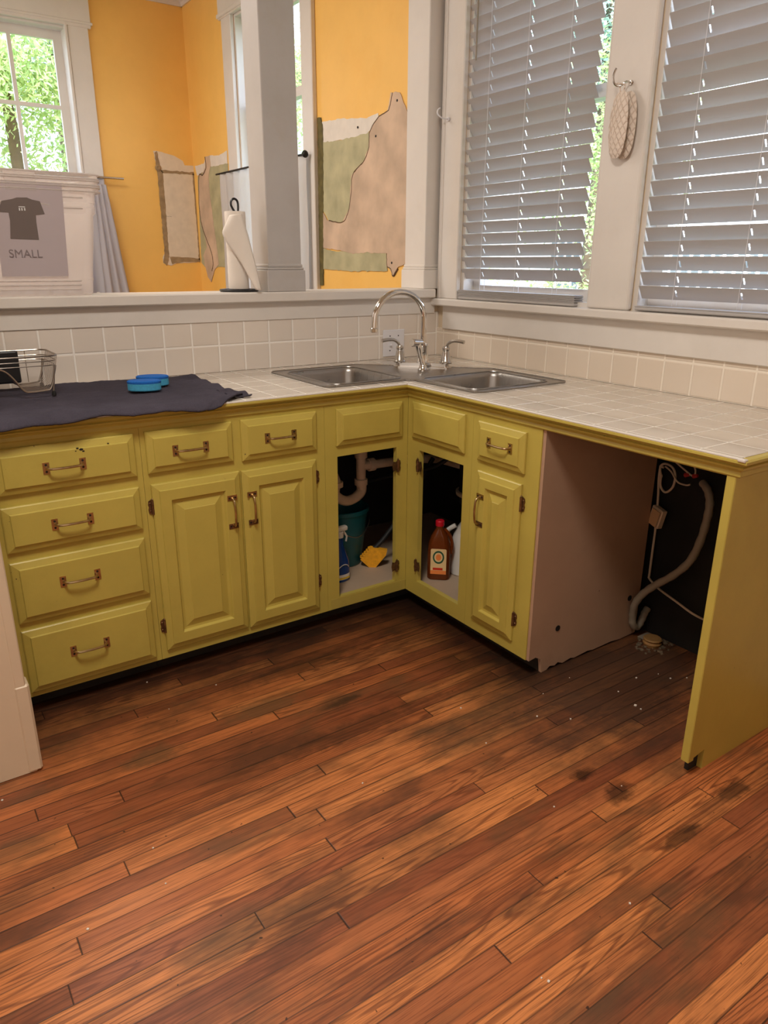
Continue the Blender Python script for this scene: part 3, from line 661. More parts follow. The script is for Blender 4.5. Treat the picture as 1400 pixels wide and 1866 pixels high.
# grime in the joint at the walls
# ------------------------------------------------------------------ sink
sk = thing('corner_sink', 'stainless steel double-bowl corner sink set into the tiled counter', 'sink', (-.45, -.45, CT))
oL = [(-.965, -.15), (-.95, -.13), (-.55, -.13), (-.13, -.55), (-.13, -.95), (-.15, -.965), (-.56, -.965), (-.585, -.95), (-.60, -.625), (-.625, -.60), (-.95, -.585), (-.965, -.56)]
sk_z = CT + .004
bl = rrect(-.925, -.565, -.60, -.175, .05); br_ = rrect(-.565, -.925, -.175, -.60, .05)
MB().plate([oL, bl, br_], XY, CT + .0005, sk_z).build('rim', M['steel'], sk)
def bowl(name, a, b, c_, d):
    s = MB(); rings_ = []
    for ins, z_ in ((0, sk_z + .0005), (.006, sk_z - .003), (.010, sk_z - .02), (.018, CT - .14), (.028, CT - .165), (.055, CT - .178), (.12, CT - .181)):
        rr = rrect(a + ins, b + ins, c_ - ins, d - ins, max(.05 - ins * .2, .02))
        rings_.append([s.bm.verts.new((x, y, z_)) for x, y in rr])
    for A_, B_ in zip(rings_, rings_[1:]):
        k = len(A_)
        for i in range(k): s.bm.faces.new((A_[i], A_[(i + 1) % k], B_[(i + 1) % k], B_[i]))
    s.bm.faces.new(rings_[-1])
    o_ = s.build(name, M['steel'], sk, True, 50)
    md = o_.modifiers.new('thick', 'SOLIDIFY'); md.thickness = .0015; md.offset = 0
    MB().lathe([(0, .004), (.03, .004), (.042, .006), (.045, .003), (.045, 0)], ((a + c_) / 2, (b + d) / 2, CT - .182), 20).build('drain', M['chrome'], o_, True)
bowl('bowl', -.925, -.565, -.60, -.175); bowl('bowl', -.565, -.925, -.175, -.60)
# beads round the bowls
rb = MB()
for a in (bl, br_): rb.tube([(x, y, sk_z + .001) for x, y in a], .003, 6, closed=True)
rb.tube([(x, y, sk_z) for x, y in oL], .003, 6, closed=True)
rb.build('rim_bead', M['steel'], sk, True)
# ------------------------------------------------------------------ faucet
fc = V((-.365, -.365, sk_z))
fa = thing('kitchen_faucet', 'chrome gooseneck faucet with two lever handles behind the corner sink', 'faucet', fc)
ang = Matrix.Rotation(R(-45), 3, 'Z')        # base bar along the line from the left wall side to the right wall side
def fr(x, y, z): return fc + ang @ V((x, y, 0)) + V((0, 0, z))
b = MB(); b.plate([[tuple((ang @ V((p[0], p[1], 0)))[:2]) for p in rrect(-.125, -.028, .125, .028, .027, 8)]], lambda u, v, n: fc + V((u, v, n)), 0, .007)
b.plate([[tuple((ang @ V((p[0], p[1], 0)))[:2]) for p in rrect(-.115, -.022, .115, .022, .0215, 8)]], lambda u, v, n: fc + V((u, v, n)), .007, .022)
b.build('base_plate', M['chrome'], fa, True)
b = MB(); b.lathe([(.024, 0), (.026, .004), (.0245, .008), (.0225, .03), (.0225, .068), (.025, .074), (.023, .080), (.012, .084)], fr(0, 0, .02), 24)
H = .205
arc = [fc + V((0, 0, .10)), fc + V((0, 0, .15)), fc + V((0, 0, H))]
for k in range(1, 17):
    a = math.pi * k / 16; arc.append(fc + V((-.122 + .122 * math.cos(a), 0, H + .105 * math.sin(a))))
arc += [fc + V((-.246, 0, H - .02)), fc + V((-.2475, 0, H - .035))]
b.tube(arc, .0125, 16); b.lathe([(.013, .0), (.0155, -.003), (.0155, -.016), (.012, -.018), (.010, -.016), (0, -.012)], fc + V((-.2478, 0, H - .030)), 20)
b.build('spout', M['chrome'], fa, True)
for s_ in (-1, 1):
    h = MB(); q = fr(s_ * .098, 0, .02)
    h.lathe([(.026, 0), (.0265, .006), (.0235, .010), (.022, .012), (.0155, .045), (.013, .052), (.0155, .056), (.0165, .062), (.013, .070), (0, .073)], q, 22)
    top = q + V((0, 0, .066)); dr = CR.copy(); dr.z = 0; dr.normalize(); dr = (V((-1, .12, 0)) if s_ < 0 else V((.35, -.95, 0))).normalized()
    pts = [top, top + dr * .012 + V((0, 0, .018)), top + dr * .03 + V((0, 0, .028)), top + dr * .055 + V((0, 0, .030)), top + dr * .085 + V((0, 0, .027))]
    sm = smoothline(pts, 5); h.tube(sm, [.0058 + .0022 * (i / len(sm)) for i in range(len(sm))], 10); h.build('lever_handle', M['nickel'], fa, True)
sp_ = fc + V((-.055, -.075, 0))
s = MB(); s.lathe([(.021, 0), (.022, .006), (.017, .012), (.015, .02), (.013, .024), (0, .025)], sp_, 20)
ax_ = V((-.22, .10, 1)).normalized(); a0 = sp_ + V((0, 0, .018))
s.tube(smoothline([a0, a0 + ax_ * .03, a0 + ax_ * .06 + V((-.002, 0, 0)), a0 + ax_ * .095], 4), [.011, .011, .011, .011, .010, .010, .010, .010, .0105, .012, .013, .0135, .014], 12)
hd = a0 + ax_ * .098; dv = V((-.8, -.1, .05)).normalized()
s.tube([hd - dv * .022, hd - dv * .018, hd + dv * .010, hd + dv * .030, hd + dv * .034], [.010, .014, .0145, .0165, .014], 14); s.build('side_sprayer', M['chrome'], fa, True)

# switch plate
sw = thing('light_switch', 'white double toggle switch plate on the backsplash behind the faucet', 'switch', (-.267, -.009, .985))
MB().box((-.327, -.0155, .925), (-.207, -.0092, 1.046), .003, seg=2).build('wall_plate', M['plate'], sw)
for x in (-.29, -.243):
    MB().box((x - .006, -.0165, .972), (x + .006, -.0150, .998), .001).box((x - .0045, -.028, .972), (x + .0045, -.0155, .982), .002, Matrix.Rotation(R(-25), 3, 'X')).build('toggle', M['plate'], sw)
    for zz in (1.018, .952): MB().lathe([(0, -.0008), (.003, -.0008), (.003, .0006), (0, .0006)], (x, -.0158, zz), 10, rot=Matrix.Rotation(R(90), 3, 'X')).build('screw', M['hole'], sw)

# ------------------------------------------------------------------ towel on the counter
def tw(u, v):
    # u along x (0 left .. 1 right), v back..front
    xr = -1.275 - .02 * v
    if v > .86: xr = -1.30 - (v - .86) * .75
    x = LX - .0 + (xr - LX) * u
    yb = -.075 + .02 * math.sin(u * 5); yf = -.688 - .006 * math.sin(u * 9) - .004 * math.sin(u * 23)
    y = yb + (yf - yb) * v
    z_ = CT + .006 + .004 * noise.noise(V((x * 9, y * 9, 0))) + .002 * noise.noise(V((x * 30, y * 30, 3)))
    z_ += .006 * math.exp(-((v - .80) / .012) ** 2)                        # hem ridge
    if v > .80: z_ += .004
    z_ += .012 * math.exp(-((x + 1.86) / .06) ** 2 - ((y + .63) / .03) ** 2)
    if y < -.655: z_ -= ((-.655 - y) / .035) ** 1.6 * .016
    z_ += .0035 * abs(noise.noise(V((x * 5 + 3, y * 16, 7)))) + .0015 * noise.noise(V((x * 70, y * 70, 1)))
    if u > .93: z_ += .003 * math.sin(v * 30)
    return V((x, y, z_))
t_ = MB().grid(tw, 150, 90).build('dish_towel', M['towel'], None, True, 80)
md = t_.modifiers.new('thick', 'SOLIDIFY'); md.thickness = .005; md.offset = 1
tag(t_, 'charcoal terry towel spread over the counter left of the sink', 'towel')
t2 = MB().grid(lambda u, v: V((-1.345 + .078 * u, -.50 - .10 * v - .02 * u, CT + .010 + .005 * math.sin(v * 9 + u * 4) - .003 * u)), 20, 14).build('dish_towel_fold', M['towel'], t_, True, 80)
md = t2.modifiers.new('thick', 'SOLIDIFY'); md.thickness = .004; md.offset = 1
TT = CT + .0165
# sponges
def sponge(px, py, label):
    p = at(px, py, 2, TT); t = thing('oval_sponge', label, 'sponge', p, 'blue oval sponges on the towel')
    rz = Matrix.Rotation(R(-22), 3, 'Z')
    MB().lathe([(0, 0), (.050, 0), (.054, .003), (.054, .024), (0, .024)], p, 32, 1, .62, rz).build('sponge_body', M['sponge'], t, True)
    MB().lathe([(0, .0242), (.054, .0242), (.055, .027), (.055, .031), (.051, .034), (0, .034)], p, 32, 1, .62, rz).build('scrub_layer', M['sponge_top'], t, True)
sponge(264, 711, 'oval blue sponge lying in front of the other one on the towel')
sponge(279, 702, 'oval blue sponge lying behind the other one on the towel')

# dish rack
rk = thing('dish_rack', 'chrome wire dish rack standing on the charcoal towel', 'dish rack', (-1.95, -.22, TT))
YB, YF = -.125, -.335; XR = -1.795; XL = -2.16; ZT = 1.057
def rim(z_, ins): return [(x, y, z_) for x, y in rrect(XL + ins, YF + ins, XR - ins, YB - ins, .035, 6)]
b = MB(); b.tube(rim(ZT, 0), .0026, 6, closed=True); b.build('top_rail', M['wire'], rk, True)
b = MB(); b.tube(rim(ZT - .016, .004), .0016, 6, closed=True); b.tube(rim(ZT - .030, .008), .0016, 6, closed=True)
b.build('side_rail', M['wire'], rk, True)
b = MB()
for k in range(10):
    y = YF + .020 + k * (YB - YF - .040) / 9
    pts = [(XR - .001, y, ZT), (XR - .008, y, ZT - .03), (XR - .020, y, TT + .045), (XR - .030, y, TT + .028), (XR - .048, y, TT + .020), (-1.885, y, TT + .018), (-1.905, y, TT + .022), (-1.93, y, TT + .055), (-1.95, y, TT + .080), (-1.975, y, TT + .090), (-2.03, y, TT + .086), (-2.10, y, TT + .03), (XL + .02, y, TT + .02), (XL, y, ZT)]
    b.tube(smoothline(pts, 4), .0011, 5)
b.build('basket_wires', M['wire'], rk, True)
for y in (YF + .010, YB - .010):
    b = MB()
    pts = [(XR - .010, y, ZT - .03), (XR - .024, y, TT + .045), (XR - .034, y, TT + .022), (XR - .048, y, TT + .018), (-1.885, y, TT + .016), (-1.907, y, TT + .022), (-1.93, y, TT + .058), (-1.95, y, TT + .082), (-1.975, y, TT + .092), (-2.03, y, TT + .088)]
    b.tube(smoothline(pts, 4), .0028, 6); b.build('frame_wire', M['wire'], rk, True)
for x in (-1.86, -1.93, -2.0, -2.07):
    MB().tube([(x, YB - .004, ZT), (x, YB - .004, TT + .02)], .0014, 5).build('upright_wire', M['wire'], rk, True)
for y in (YF + .008, YB - .008):
    for x in (XR - .026, XL + .026):
        l = MB().tube([(x + (.012 if x > -2 else -.012), y, ZT - .028), (x, y, TT + .012)], .0026, 6).build('leg', M['wire'], rk, True)
        MB().lathe([(.0065, 0), (.0075, .004), (.005, .016), (0, .018)], (x, y, TT - .001), 10).build('rubber_foot', M['blackrub'], l, True)
bd = tag(MB().box((-2.14, -.165, TT + .024), (-1.885, -.150, ZT + .004), .006, seg=2).build('utensil_tray', M['black']), 'flat black tray standing upright in the back of the dish rack', 'tray')

# ------------------------------------------------------------------ storage totes on the ledge
def tote(k, label):
    r = thing('storage_tote', label, 'tote', (-1.84, .12, LED), 'nested storage totes on the ledge')
    dz = k * .020; g = k * .0022
    Zt = 1.575 + dz; x0, x1, y0, y1 = -2.155, -1.525, -.037, .31
    b = MB(); lv = []
    for z_, ins in ((LED + .0015 + dz, .062 + g), (LED + .006 + dz, .056 + g), (LED + .05 + dz, .050 + g), (LED + .056 + dz, .047 + g), (LED + .064 + dz, .049 + g), (LED + .17 + dz, .036 + g), (Zt - .085, .026 + g), (Zt - .078, .018 + g), (Zt - .055, .017 + g), (Zt - .050, .020 + g), (Zt - .045, .016 + g), (Zt - .012, .013 + g), (Zt - .010, .004), (Zt - .002, .000), (Zt + .004, .002), (Zt + .006, .008), (Zt + .001, .012)):
        lv.append((z_, ins))
    rr = []
    for z_, ins in lv:
        sc_ = ins * .30 if ins > .02 else ins * .6
        lp = rrect(x0 + ins, y0 + sc_, x1 - ins, y1 - sc_ * 1.5, .045, 5); q = []
        for x, y in lp: q.append(b.bm.verts.new((x, y, z_)))
        rr.append(q)
    for A_, B_ in zip(rr, rr[1:]):
        n = len(A_)
        for i in range(n): b.bm.faces.new((A_[i], A_[(i + 1) % n], B_[(i + 1) % n], B_[i]))
    b.bm.faces.new(rr[0][::-1]); o_ = b.build('bin_shell', M['tote'], r, True, 25)
    rb_ = MB(); rp = rrect(x0 - .002, y0 - .002, x1 + .002, y1, .045, 5)
    for zz, q_ in ((Zt + .004, .0032), (Zt - .010, .0026)): rb_.tube([(x, y, zz) for x, y in rp], q_, 6, closed=True)
    rb_.build('rim_lip', M['tote_rim'], r, True)
    # stepped latch seat on the front rim
    MB().box((-1.830, y0 - .004, Zt - .018), (-1.735, y0 + .004, Zt + .001), .002).build('latch_seat', M['tote'], r)
    if k == 0:
        for zz, ins_ in ((LED + .022, .053), (LED + .036, .051), (LED + .050, .050), (Zt - .030, .015), (Zt - .064, .018)):
            MB().tube([(x0 + ins_ + .05, y0 + ins_ * (.3 if ins_ > .02 else .6) - .001, zz), (x1 - ins_ - .05, y0 + ins_ * (.3 if ins_ > .02 else .6) - .001, zz)], .0022, 6).build('side_rib', M['tote_rim'], r, True)
        hnd = smoothline([(-1.95, y0 + .010, Zt - .12), (-1.945, y0 + .004, Zt - .075), (-1.92, y0, Zt - .055), (-1.72, y0, Zt - .055), (-1.695, y0 + .004, Zt - .075), (-1.69, y0 + .010, Zt - .12)], 5)
        MB().tube(hnd, .003, 6).build('moulded_arch', M['tote_rim'], r, True)
    return r
for k, lb in enumerate(('translucent storage tote at the outside of the nested stack, standing on the ledge', 'translucent storage tote nested in the middle of the stack', 'translucent storage tote nested innermost with the topmost rim')): tote(k, lb)
# printed sheet behind the plastic
sg = thing('paper_sign', 'printed sheet with a grey T-shirt and the word SMALL inside the totes', 'sign', (-1.76, -.01, 1.29))
M['sheet'] = simple('sheet_paper', srgb(184, 172, 176), .8, var=.02)
M['ink'] = simple('grey_print', srgb(112, 100, 96), .8, var=.03)
M['ink2'] = simple('text_print', srgb(130, 118, 120), .8, var=.03)
SY = lambda v: -.0385 + .010 * (1.575 - v) / .3 * .6    # sheet hangs just in front of the leaning wall
sy = -.041
def SF(u, v, n): return V((u, sy + n + max(0, (1.58 - v)) * .032, v))
MB().plate([[(-1.877, 1.290), (-1.668, 1.290), (-1.655, 1.585), (-1.866, 1.585)]], SF, 0, .0006).build('sheet', M['sheet'], sg)
tsx, tsz = -1.768, 1.0
def tp(px, py): q = at(px, py, 1, -.035); return (q.x, q.z)
shirt = [tp(x, y) for x, y in ((2, 366), (20, 363), (30, 360), (48, 360), (58, 364), (72, 367), (81, 390), (65, 392), (66, 405), (71, 437), (19, 435), (18, 402), (15, 387), (-4, 386))]
MB().plate([shirt], SF, -.0012, -.0004).build('shirt_print', M['ink'], sg)
lg = MB()
for x, y, w_, h_ in ((33, 376, 12, 2), (33.5, 379, 3, 5), (38, 379, 3, 5), (43, 379, 3, 5)):
    a = tp(x, y); b_ = tp(x + w_, y + h_); lg.plate([rect(a[0], b_[1], b_[0], a[1])], SF, -.002, -.0013)
lg.build('chest_logo', M['lab_white'], sg)
def text(s_, size, mat_, parent, mtx, name='lettering', ext=.0003):
    cu = bpy.data.curves.new('t', 'FONT'); cu.body = s_; cu.size = size; cu.extrude = ext; cu.align_x = 'CENTER'; cu.align_y = 'CENTER'
    o_ = bpy.data.objects.new('t', cu); C.objects.link(o_)
    bpy.context.view_layer.update()
    me = bpy.data.meshes.new_from_object(o_.evaluated_get(bpy.context.evaluated_depsgraph_get())); bpy.data.objects.remove(o_)
    me.transform(mtx); n = bpy.data.objects.new(name, me); C.objects.link(n); me.materials.clear(); me.materials.append(mat_)
    n.parent = parent; n.matrix_parent_inverse = Matrix.Translation(-parent.location) if parent.type == 'EMPTY' else Matrix(); return n
q = at(47, 463, 1, -.035)
text('SMALL', .036, M['ink2'], sg, Matrix.Translation((q.x, sy + (1.58 - q.z) * .032 - .0012, q.z)) @ Matrix.Rotation(R(90), 4, 'X'))

# ------------------------------------------------------------------ paper towel holder
pc = at(436, 529, 1, .055); pc.z = LED
ph = thing('paper_towel_holder', 'black wire paper towel holder standing on the ledge beside the column', 'holder', pc)
b = MB(); b.tube([pc + V((.074 * math.cos(a), .074 * math.sin(a), .006)) for a in [k * math.pi / 16 for k in range(32)]], .005, 8, closed=True)
b.tube([pc + V((.05 * math.cos(a), .05 * math.sin(a), .006)) for a in [k * math.pi / 16 for k in range(32)]], .0035, 8, closed=True)
b.tube([pc + V((-.074, 0, .006)), pc + V((.074, 0, .006))], .004, 6).tube([pc + V((0, -.074, .006)), pc + V((0, .074, .006))], .004, 6)
b.build('base_ring', M['black'], ph, True)
b = MB(); ht = .322
lp = [pc + V((0, 0, .008)), pc + V((0, 0, ht - .02)), pc + V((-.014, .0, ht + .004)), pc + V((-.012, 0, ht + .022)), pc + V((0, 0, ht + .029)), pc + V((.012, 0, ht + .022)), pc + V((.015, 0, ht + .002)), pc + V((.012, 0, ht - .03))]
b.tube(smoothline(lp[1:], 5), .0045, 8).tube([lp[0], lp[1]], .004, 8); b.build('post', M['black'], ph, True)
rl = thing('paper_towel_roll', 'thin white paper towel roll with a loose sheet hanging off', 'paper towel', pc + V((0, 0, .012)))
MB().lathe([(.018, .012), (.040, .012), (.041, .016), (.041, ht - .022), (.040, ht - .018), (.018, ht - .018), (.018, .012)], pc, 32).build('roll', M['paper'], rl, True)
cr_h = V((CR.x, CR.y, 0)).normalized(); cf = V((-CW.x, -CW.y, 0)).normalized()
def P2(px, py, d): # on a vertical plane facing the camera through the holder, d in front of it
    dd = CW + CR * ((px - 700) / FPX) - CU * ((py - 933) / FPX); k = (pc + cf * d - CAMP).dot(cf) / dd.dot(cf); return CAMP + dd * k
Lc = [P2(x, y, d) for x, y, d in ((418, 392, .044), (411, 408, .056), (405, 424, .062), (412, 440, .060), (425, 458, .056), (440, 480, .058), (452, 502, .062), (466, 528, .066))]
Rc = [P2(x, y, d) for x, y, d in ((441, 390, .036), (444, 400, .038), (448, 414, .040), (453, 430, .042), (458, 450, .046), (464, 473, .050), (470, 498, .054), (477, 529, .060))]
Ls = smoothline(Lc, 4); Rs = smoothline(Rc, 4)
t = MB(); n = len(Ls); g = []
for i in range(n):
    row = []
    for j in range(9):
        f_ = j / 8; p = Ls[i].lerp(Rs[i], f_) + cf * (.012 * math.sin(f_ * math.pi)); p.z = max(p.z, LED + .003); row.append(t.bm.verts.new(p))
    g.append(row)
for i in range(n - 1):
    for j in range(8): t.bm.faces.new((g[i][j], g[i][j + 1], g[i + 1][j + 1], g[i + 1][j]))
so_ = t.build('loose_sheet', M['paper'], rl, True, 80); md = so_.modifiers.new('t', 'SOLIDIFY'); md.thickness = .0012

# ------------------------------------------------------------------ blinds
def blind(name, label, y0, y1, ztop, zbot_stack, pitch, tilt, cords, wand=None, sag=0.0, stack=4, zlow=None):
    r = thing(name, label, 'blind', (0, (y0 + y1) / 2, 2.6), 'window blinds over the counter')
    xc = .004; zt = 2.59
    MB().box((-.024, y0, zt - .01), (.036, y1, zt + .045), .003).build('headrail', M['slat'], r)
    z_ = ztop; me = None; k = 0; ca, sa = math.cos(tilt), math.sin(tilt)
    hw = .0252; tk = .0012
    # slats tilt with the room edge high and the outside edge low; each has a route hole at every cord
    A = V((ca, 0, -sa)); Bn = V((sa, 0, ca)); sl = MB()
    holes = [rect(-.010, yc - .0032, .013, yc + .0032) for yc in cords]
    sl.plate([rect(-hw, y0, hw, y1)] + [[(p_[0], p_[1]) for p_ in h_] for h_ in holes], lambda u, v, n: A * u + Bn * (n + .0016 * (1 - (u / hw) ** 2)) + V((0, v, 0)), -tk, tk)
    base = sl.build('slat', M['slat'], r, True, 40)
    zs = []
    while z_ > zbot_stack: zs.append(z_); z_ -= pitch
    for i, z_ in enumerate(zs):
        o_ = base if i == 0 else base.copy()
        if i: C.objects.link(o_)
        o_.location = V((xc, 0, z_)); 
        o_.parent = r; o_.matrix_parent_inverse = Matrix.Translation(-r.location)
        o_.rotation_euler = (R(rnd.uniform(-.12, .12)), 0, 0)
    zl = zlow if zlow else zbot_stack
    for i in range(stack):
        s2 = MB().box((xc - .026, y0 - .004 * (i % 2), zl + .012 + i * .0042), (xc + .024, y1 + .003 * (i % 3), zl + .0152 + i * .0042), .0008).build('stacked_slat', M['slat'], r)
    MB().box((xc - .027, y0 - .002, zl), (xc + .025, y1, zl + .0115), .003).build('bottom_rail', M['slat'], r)
    for yc in cords:
        cb = MB(); xf = xc - hw * ca - .0015; xb = xc + hw * ca + .0015
        cb.tube([(xf, yc, zt - .01), (xf, yc, zl + .02)], .0009, 4).tube([(xb, yc + .003, zt - .01), (xb, yc + .003, zl + .02)], .0009, 4)
        cb.build('ladder_cord', M['plate'], r)
    if wand:
        MB().tube([(-.04, wand, 2.585), (-.042, wand, 2.12)], .004, 6).build('tilt_wand', M['hose'], r, True)
    return r
TILT = R(59)
blind('window_blind', 'white slatted blind on the left kitchen window, bottom slats stacked on the sill', -.862, -.172, 2.555, 1.256, .0485, TILT, (-.305, -.52, -.735), -.255, stack=7, zlow=1.184)
blind('window_blind', 'white slatted blind on the right kitchen window, lowered fully onto the sill', -2.03, -1.142, 2.555, 1.226, .0485, TILT, (-1.285, -1.52, -1.8), None, stack=1, zlow=1.186)
# metal hooks
hk = MB(); p = at(816, 217, 0, -.036)
hk.tube(smoothline([p + V((.006, 0, 0)), p + V((-.018, 0, 0)), p + V((-.034, .004, .004)), p + V((-.045, .014, .018)), p + V((-.040, .018, .034)), p + V((-.030, .016, .042))], 5), .0032, 8)
hk.lathe([(0, 0), (.009, 0), (.007, .004), (0, .005)], p + V((.004, 0, 0)), 12, rot=Matrix.Rotation(R(-90), 3, 'Y'))
tag(hk.build('curtain_hook', M['plate'], None, True), 'white curved curtain hook screwed to the casing left of the blinds', 'hook')
p = at(1150, 151, 0, -.030); hk = MB()
hk.tube(smoothline([p + V((.002, 0, 0)), p + V((-.020, .002, .002)), p + V((-.034, .016, -.010)), p + V((-.045, .030, -.004)), p + V((-.050, .034, .020)), p + V((-.046, .028, .042))], 5), .0034, 8)
hk.lathe([(0, 0), (.009, 0), (.007, .004), (0, .005)], p + V((.0015, 0, 0)), 12, rot=Matrix.Rotation(R(-90), 3, 'Y'))
tag(hk.build('metal_hook', M['nickel'], None, True), 'curved metal hook on the post between the two kitchen windows', 'hook')
# pot holder
hkp = p.copy()
pt = thing('pot_holder', 'quilted cream oval pot holder hanging from the hook between the windows', 'pot holder', p + V((-.05, .02, -.12)))
def pad(c0, rotz, w_, h_, th, qd):
    def f(u, v):
        a = 2 * math.pi * u; rr = v
        # stadium-like oval
        x = math.cos(a); y = math.sin(a); ex = .72
        sx_ = (abs(x) ** ex) * (1 if x > 0 else -1) * w_ / 2 * rr; sz = (abs(y) ** .9) * (1 if y > 0 else -1) * h_ / 2 * rr
        q_ = .0035 * abs(math.sin((sx_ + sz) * 95) * math.sin((sx_ - sz) * 95)) * (1 if rr < .93 else 0)
        nz = th * (1 - rr ** 4) + q_
        return c0 + Matrix.Rotation(rotz, 3, 'Z') @ V((-nz * qd, sx_, sz))
    return f
cpt = at(1127, 228, 0, -.060)
b = MB(); b.grid(pad(cpt, R(-18), .105, .205, .010, 1), 48, 14).grid(pad(cpt, R(-18), .105, .205, .006, -1), 48, 14); bmesh.ops.remove_doubles(b.bm, verts=b.bm.verts[:], dist=.0004)
b.build('front_pad', M['fabric_pot'], pt, True, 80)
cp2 = cpt + V((.018, -.018, -.002))
b = MB(); b.grid(pad(cp2, R(-4), .085, .205, .006, 1), 48, 10).grid(pad(cp2, R(-4), .085, .205, .004, -1), 48, 10); bmesh.ops.remove_doubles(b.bm, verts=b.bm.verts[:], dist=.0004)
b.build('back_pad', M['fabric_pot'], pt, True, 80)
b = MB(); top = cpt + V((0, 0, .100)); hkl = hkp + V((-.040, .022, -.008))
b.tube(smoothline([top + V((0, -.004, -.004)), top + V((0, -.012, .018)), hkl + V((0, -.004, .004)), hkl + V((0, .006, .004)), top + V((0, .010, .018)), top + V((0, .004, -.004))], 5), .0026, 6); b.build('hanging_loop', M['fabric_pot'], pt, True)

# ------------------------------------------------------------------ dining room curtains
def curtain(name, label, p0, p1, ztop, zbot, folds, amp, mat_, flare=0.0, nrm=V((1, 0, 0)), group=None):
    p0 = V(p0); p1 = V(p1); d = p1 - p0; L = d.length; d.normalize()
    def f(u, v):
        s_ = u * L + flare * v * (u - .0) * L
        o_ = math.sin(u * folds * 2 * math.pi) * amp * (.5 + .5 * v) + .006 * noise.noise(V((u * 7, v * 3, 2)))
        p_ = p0 + d * s_ + nrm * o_; return V((p_.x, p_.y, ztop + (zbot - ztop) * v))
    o_ = MB().grid(f, int(folds * 14), 16).build(name, mat_, None, True, 80)
    md = o_.modifiers.new('t', 'SOLIDIFY'); md.thickness = .001
    tag(o_, label, 'curtain', group); return o_
curtain('cafe_curtain', 'white cafe curtain hanging on the side dining window behind the column', (-.055, 1.165, 0), (-.055, 2.42, 0), 1.915, 1.06, 11, .012, M['curtain'])
rd = tag(MB().tube([(-.06, 1.17, 1.918), (-.06, 2.47, 1.918)], .006, 8).tube([(-.06, 1.19, 1.918), (-.004, 1.19, 1.918)], .004, 6).lathe([(0, 0), (.018, .004), (.020, .012), (.012, .022), (0, .024)], (-.06, 1.178, 1.918), 14, rot=Matrix.Rotation(R(90), 3, 'X')).tube([(-.06, 2.44, 1.918), (-.004, 2.44, 1.918)], .004, 6).build('curtain_rod', M['blackrub'], None, True), 'dark curtain rod with round finial across the side dining window', 'curtain rod')
curtain('cafe_curtain', 'grey-white curtain gathered at the right side of the far dining window', (-.70, WR - .07, 0), (-1.70, WR - .07, 0), 1.892, .75, 10, .020, M['curtain_grey'], 0, V((0, 1, 0)))
c3 = curtain('curtain_swag', 'grey curtain tail spreading out beside the stacked totes', (-.79, WR - .11, 0), (-.70, WR - .11, 0), 1.85, .8, 3, .014, M['curtain_grey'], 1.4, V((0, 1, 0)))
tag(MB().tube([(-.56, WR - .07, 1.900), (-1.75, WR - .07, 1.900)], .0085, 10).tube([(-.69, WR - .07, 1.9), (-.69, WR - .002, 1.9)], .005, 6).tube([(-1.66, WR - .07, 1.9), (-1.66, WR - .002, 1.9)], .005, 6).build('curtain_rod', M['nickel'], None, True), 'metal curtain rod end poking past the far dining window onto the yellow wall', 'curtain rod')

# ------------------------------------------------------------------ under the sink
CF = .110
dp = thing('drain_pipe', 'white plastic sink drain pipes with a curved trap behind the open cabinet', 'pipe', (-.70, -.40, .60))
px0 = -.700; py0 = -.40
b = MB(); b.tube([(px0, py0, .735), (px0, py0, .46)], .020, 14); b.lathe([(.024, -.02), (.027, -.018), (.027, .014), (.022, .018)], (px0, py0, .60), 16); b.lathe([(.024, -.014), (.028, -.012), (.028, .012), (.024, .014)], (px0, py0, .478), 16)
b.build('tailpiece', M['pvc'], dp, True)
b = MB(); b.tube(smoothline([(px0, py0, .475), (px0, py0 - .002, .44), (px0 - .03, py0 - .01, .42), (px0 - .075, py0 - .015, .412), (px0 - .11, py0 - .01, .425), (px0 - .128, py0, .45), (px0 - .118, py0 + .01, .50), (px0 - .11, py0 + .1, .53), (px0 - .10, -.035, .54)], 5), .021, 14)
b.lathe([(.025, -.012), (.029, -.010), (.029, .010), (.025, .012)], (px0 - .118, py0 + .004, .485), 16); b.build('trap', M['pvc'], dp, True)
b = MB(); b.tube([(px0, py0, .545), (-.45, -.42, .545), (-.33, -.46, .535), (-.30, -.62, .53)], .019, 14); b.lathe([(.022, -.016), (.027, -.014), (.027, .012), (.022, .014)], (px0 + .05, py0 - .002, .545), 16, rot=Matrix.Rotation(R(90), 3, 'Y')); b.build('cross_pipe', M['pvc'], dp, True)
# bucket
bc = V((-.755, -.33, CF)); bk = thing('bucket', 'teal plastic bucket standing under the drain trap', 'bucket', bc)
MB().lathe([(0, .002), (.080, .002), (.083, .006), (.112, .235), (.118, .238), (.118, .252), (.112, .254), (.109, .235), (.080, .010), (0, .010)], bc, 36).build('pail', M['bucket'], bk, True)
MB().tube(smoothline([bc + V((.118, .0, .24)), bc + V((.085, -.085, .190)), bc + V((0, -.126, .150)), bc + V((-.085, -.085, .190)), bc + V((-.118, 0, .24))], 8), .0022, 6).build('bail_handle', M['wire'], bk, True)
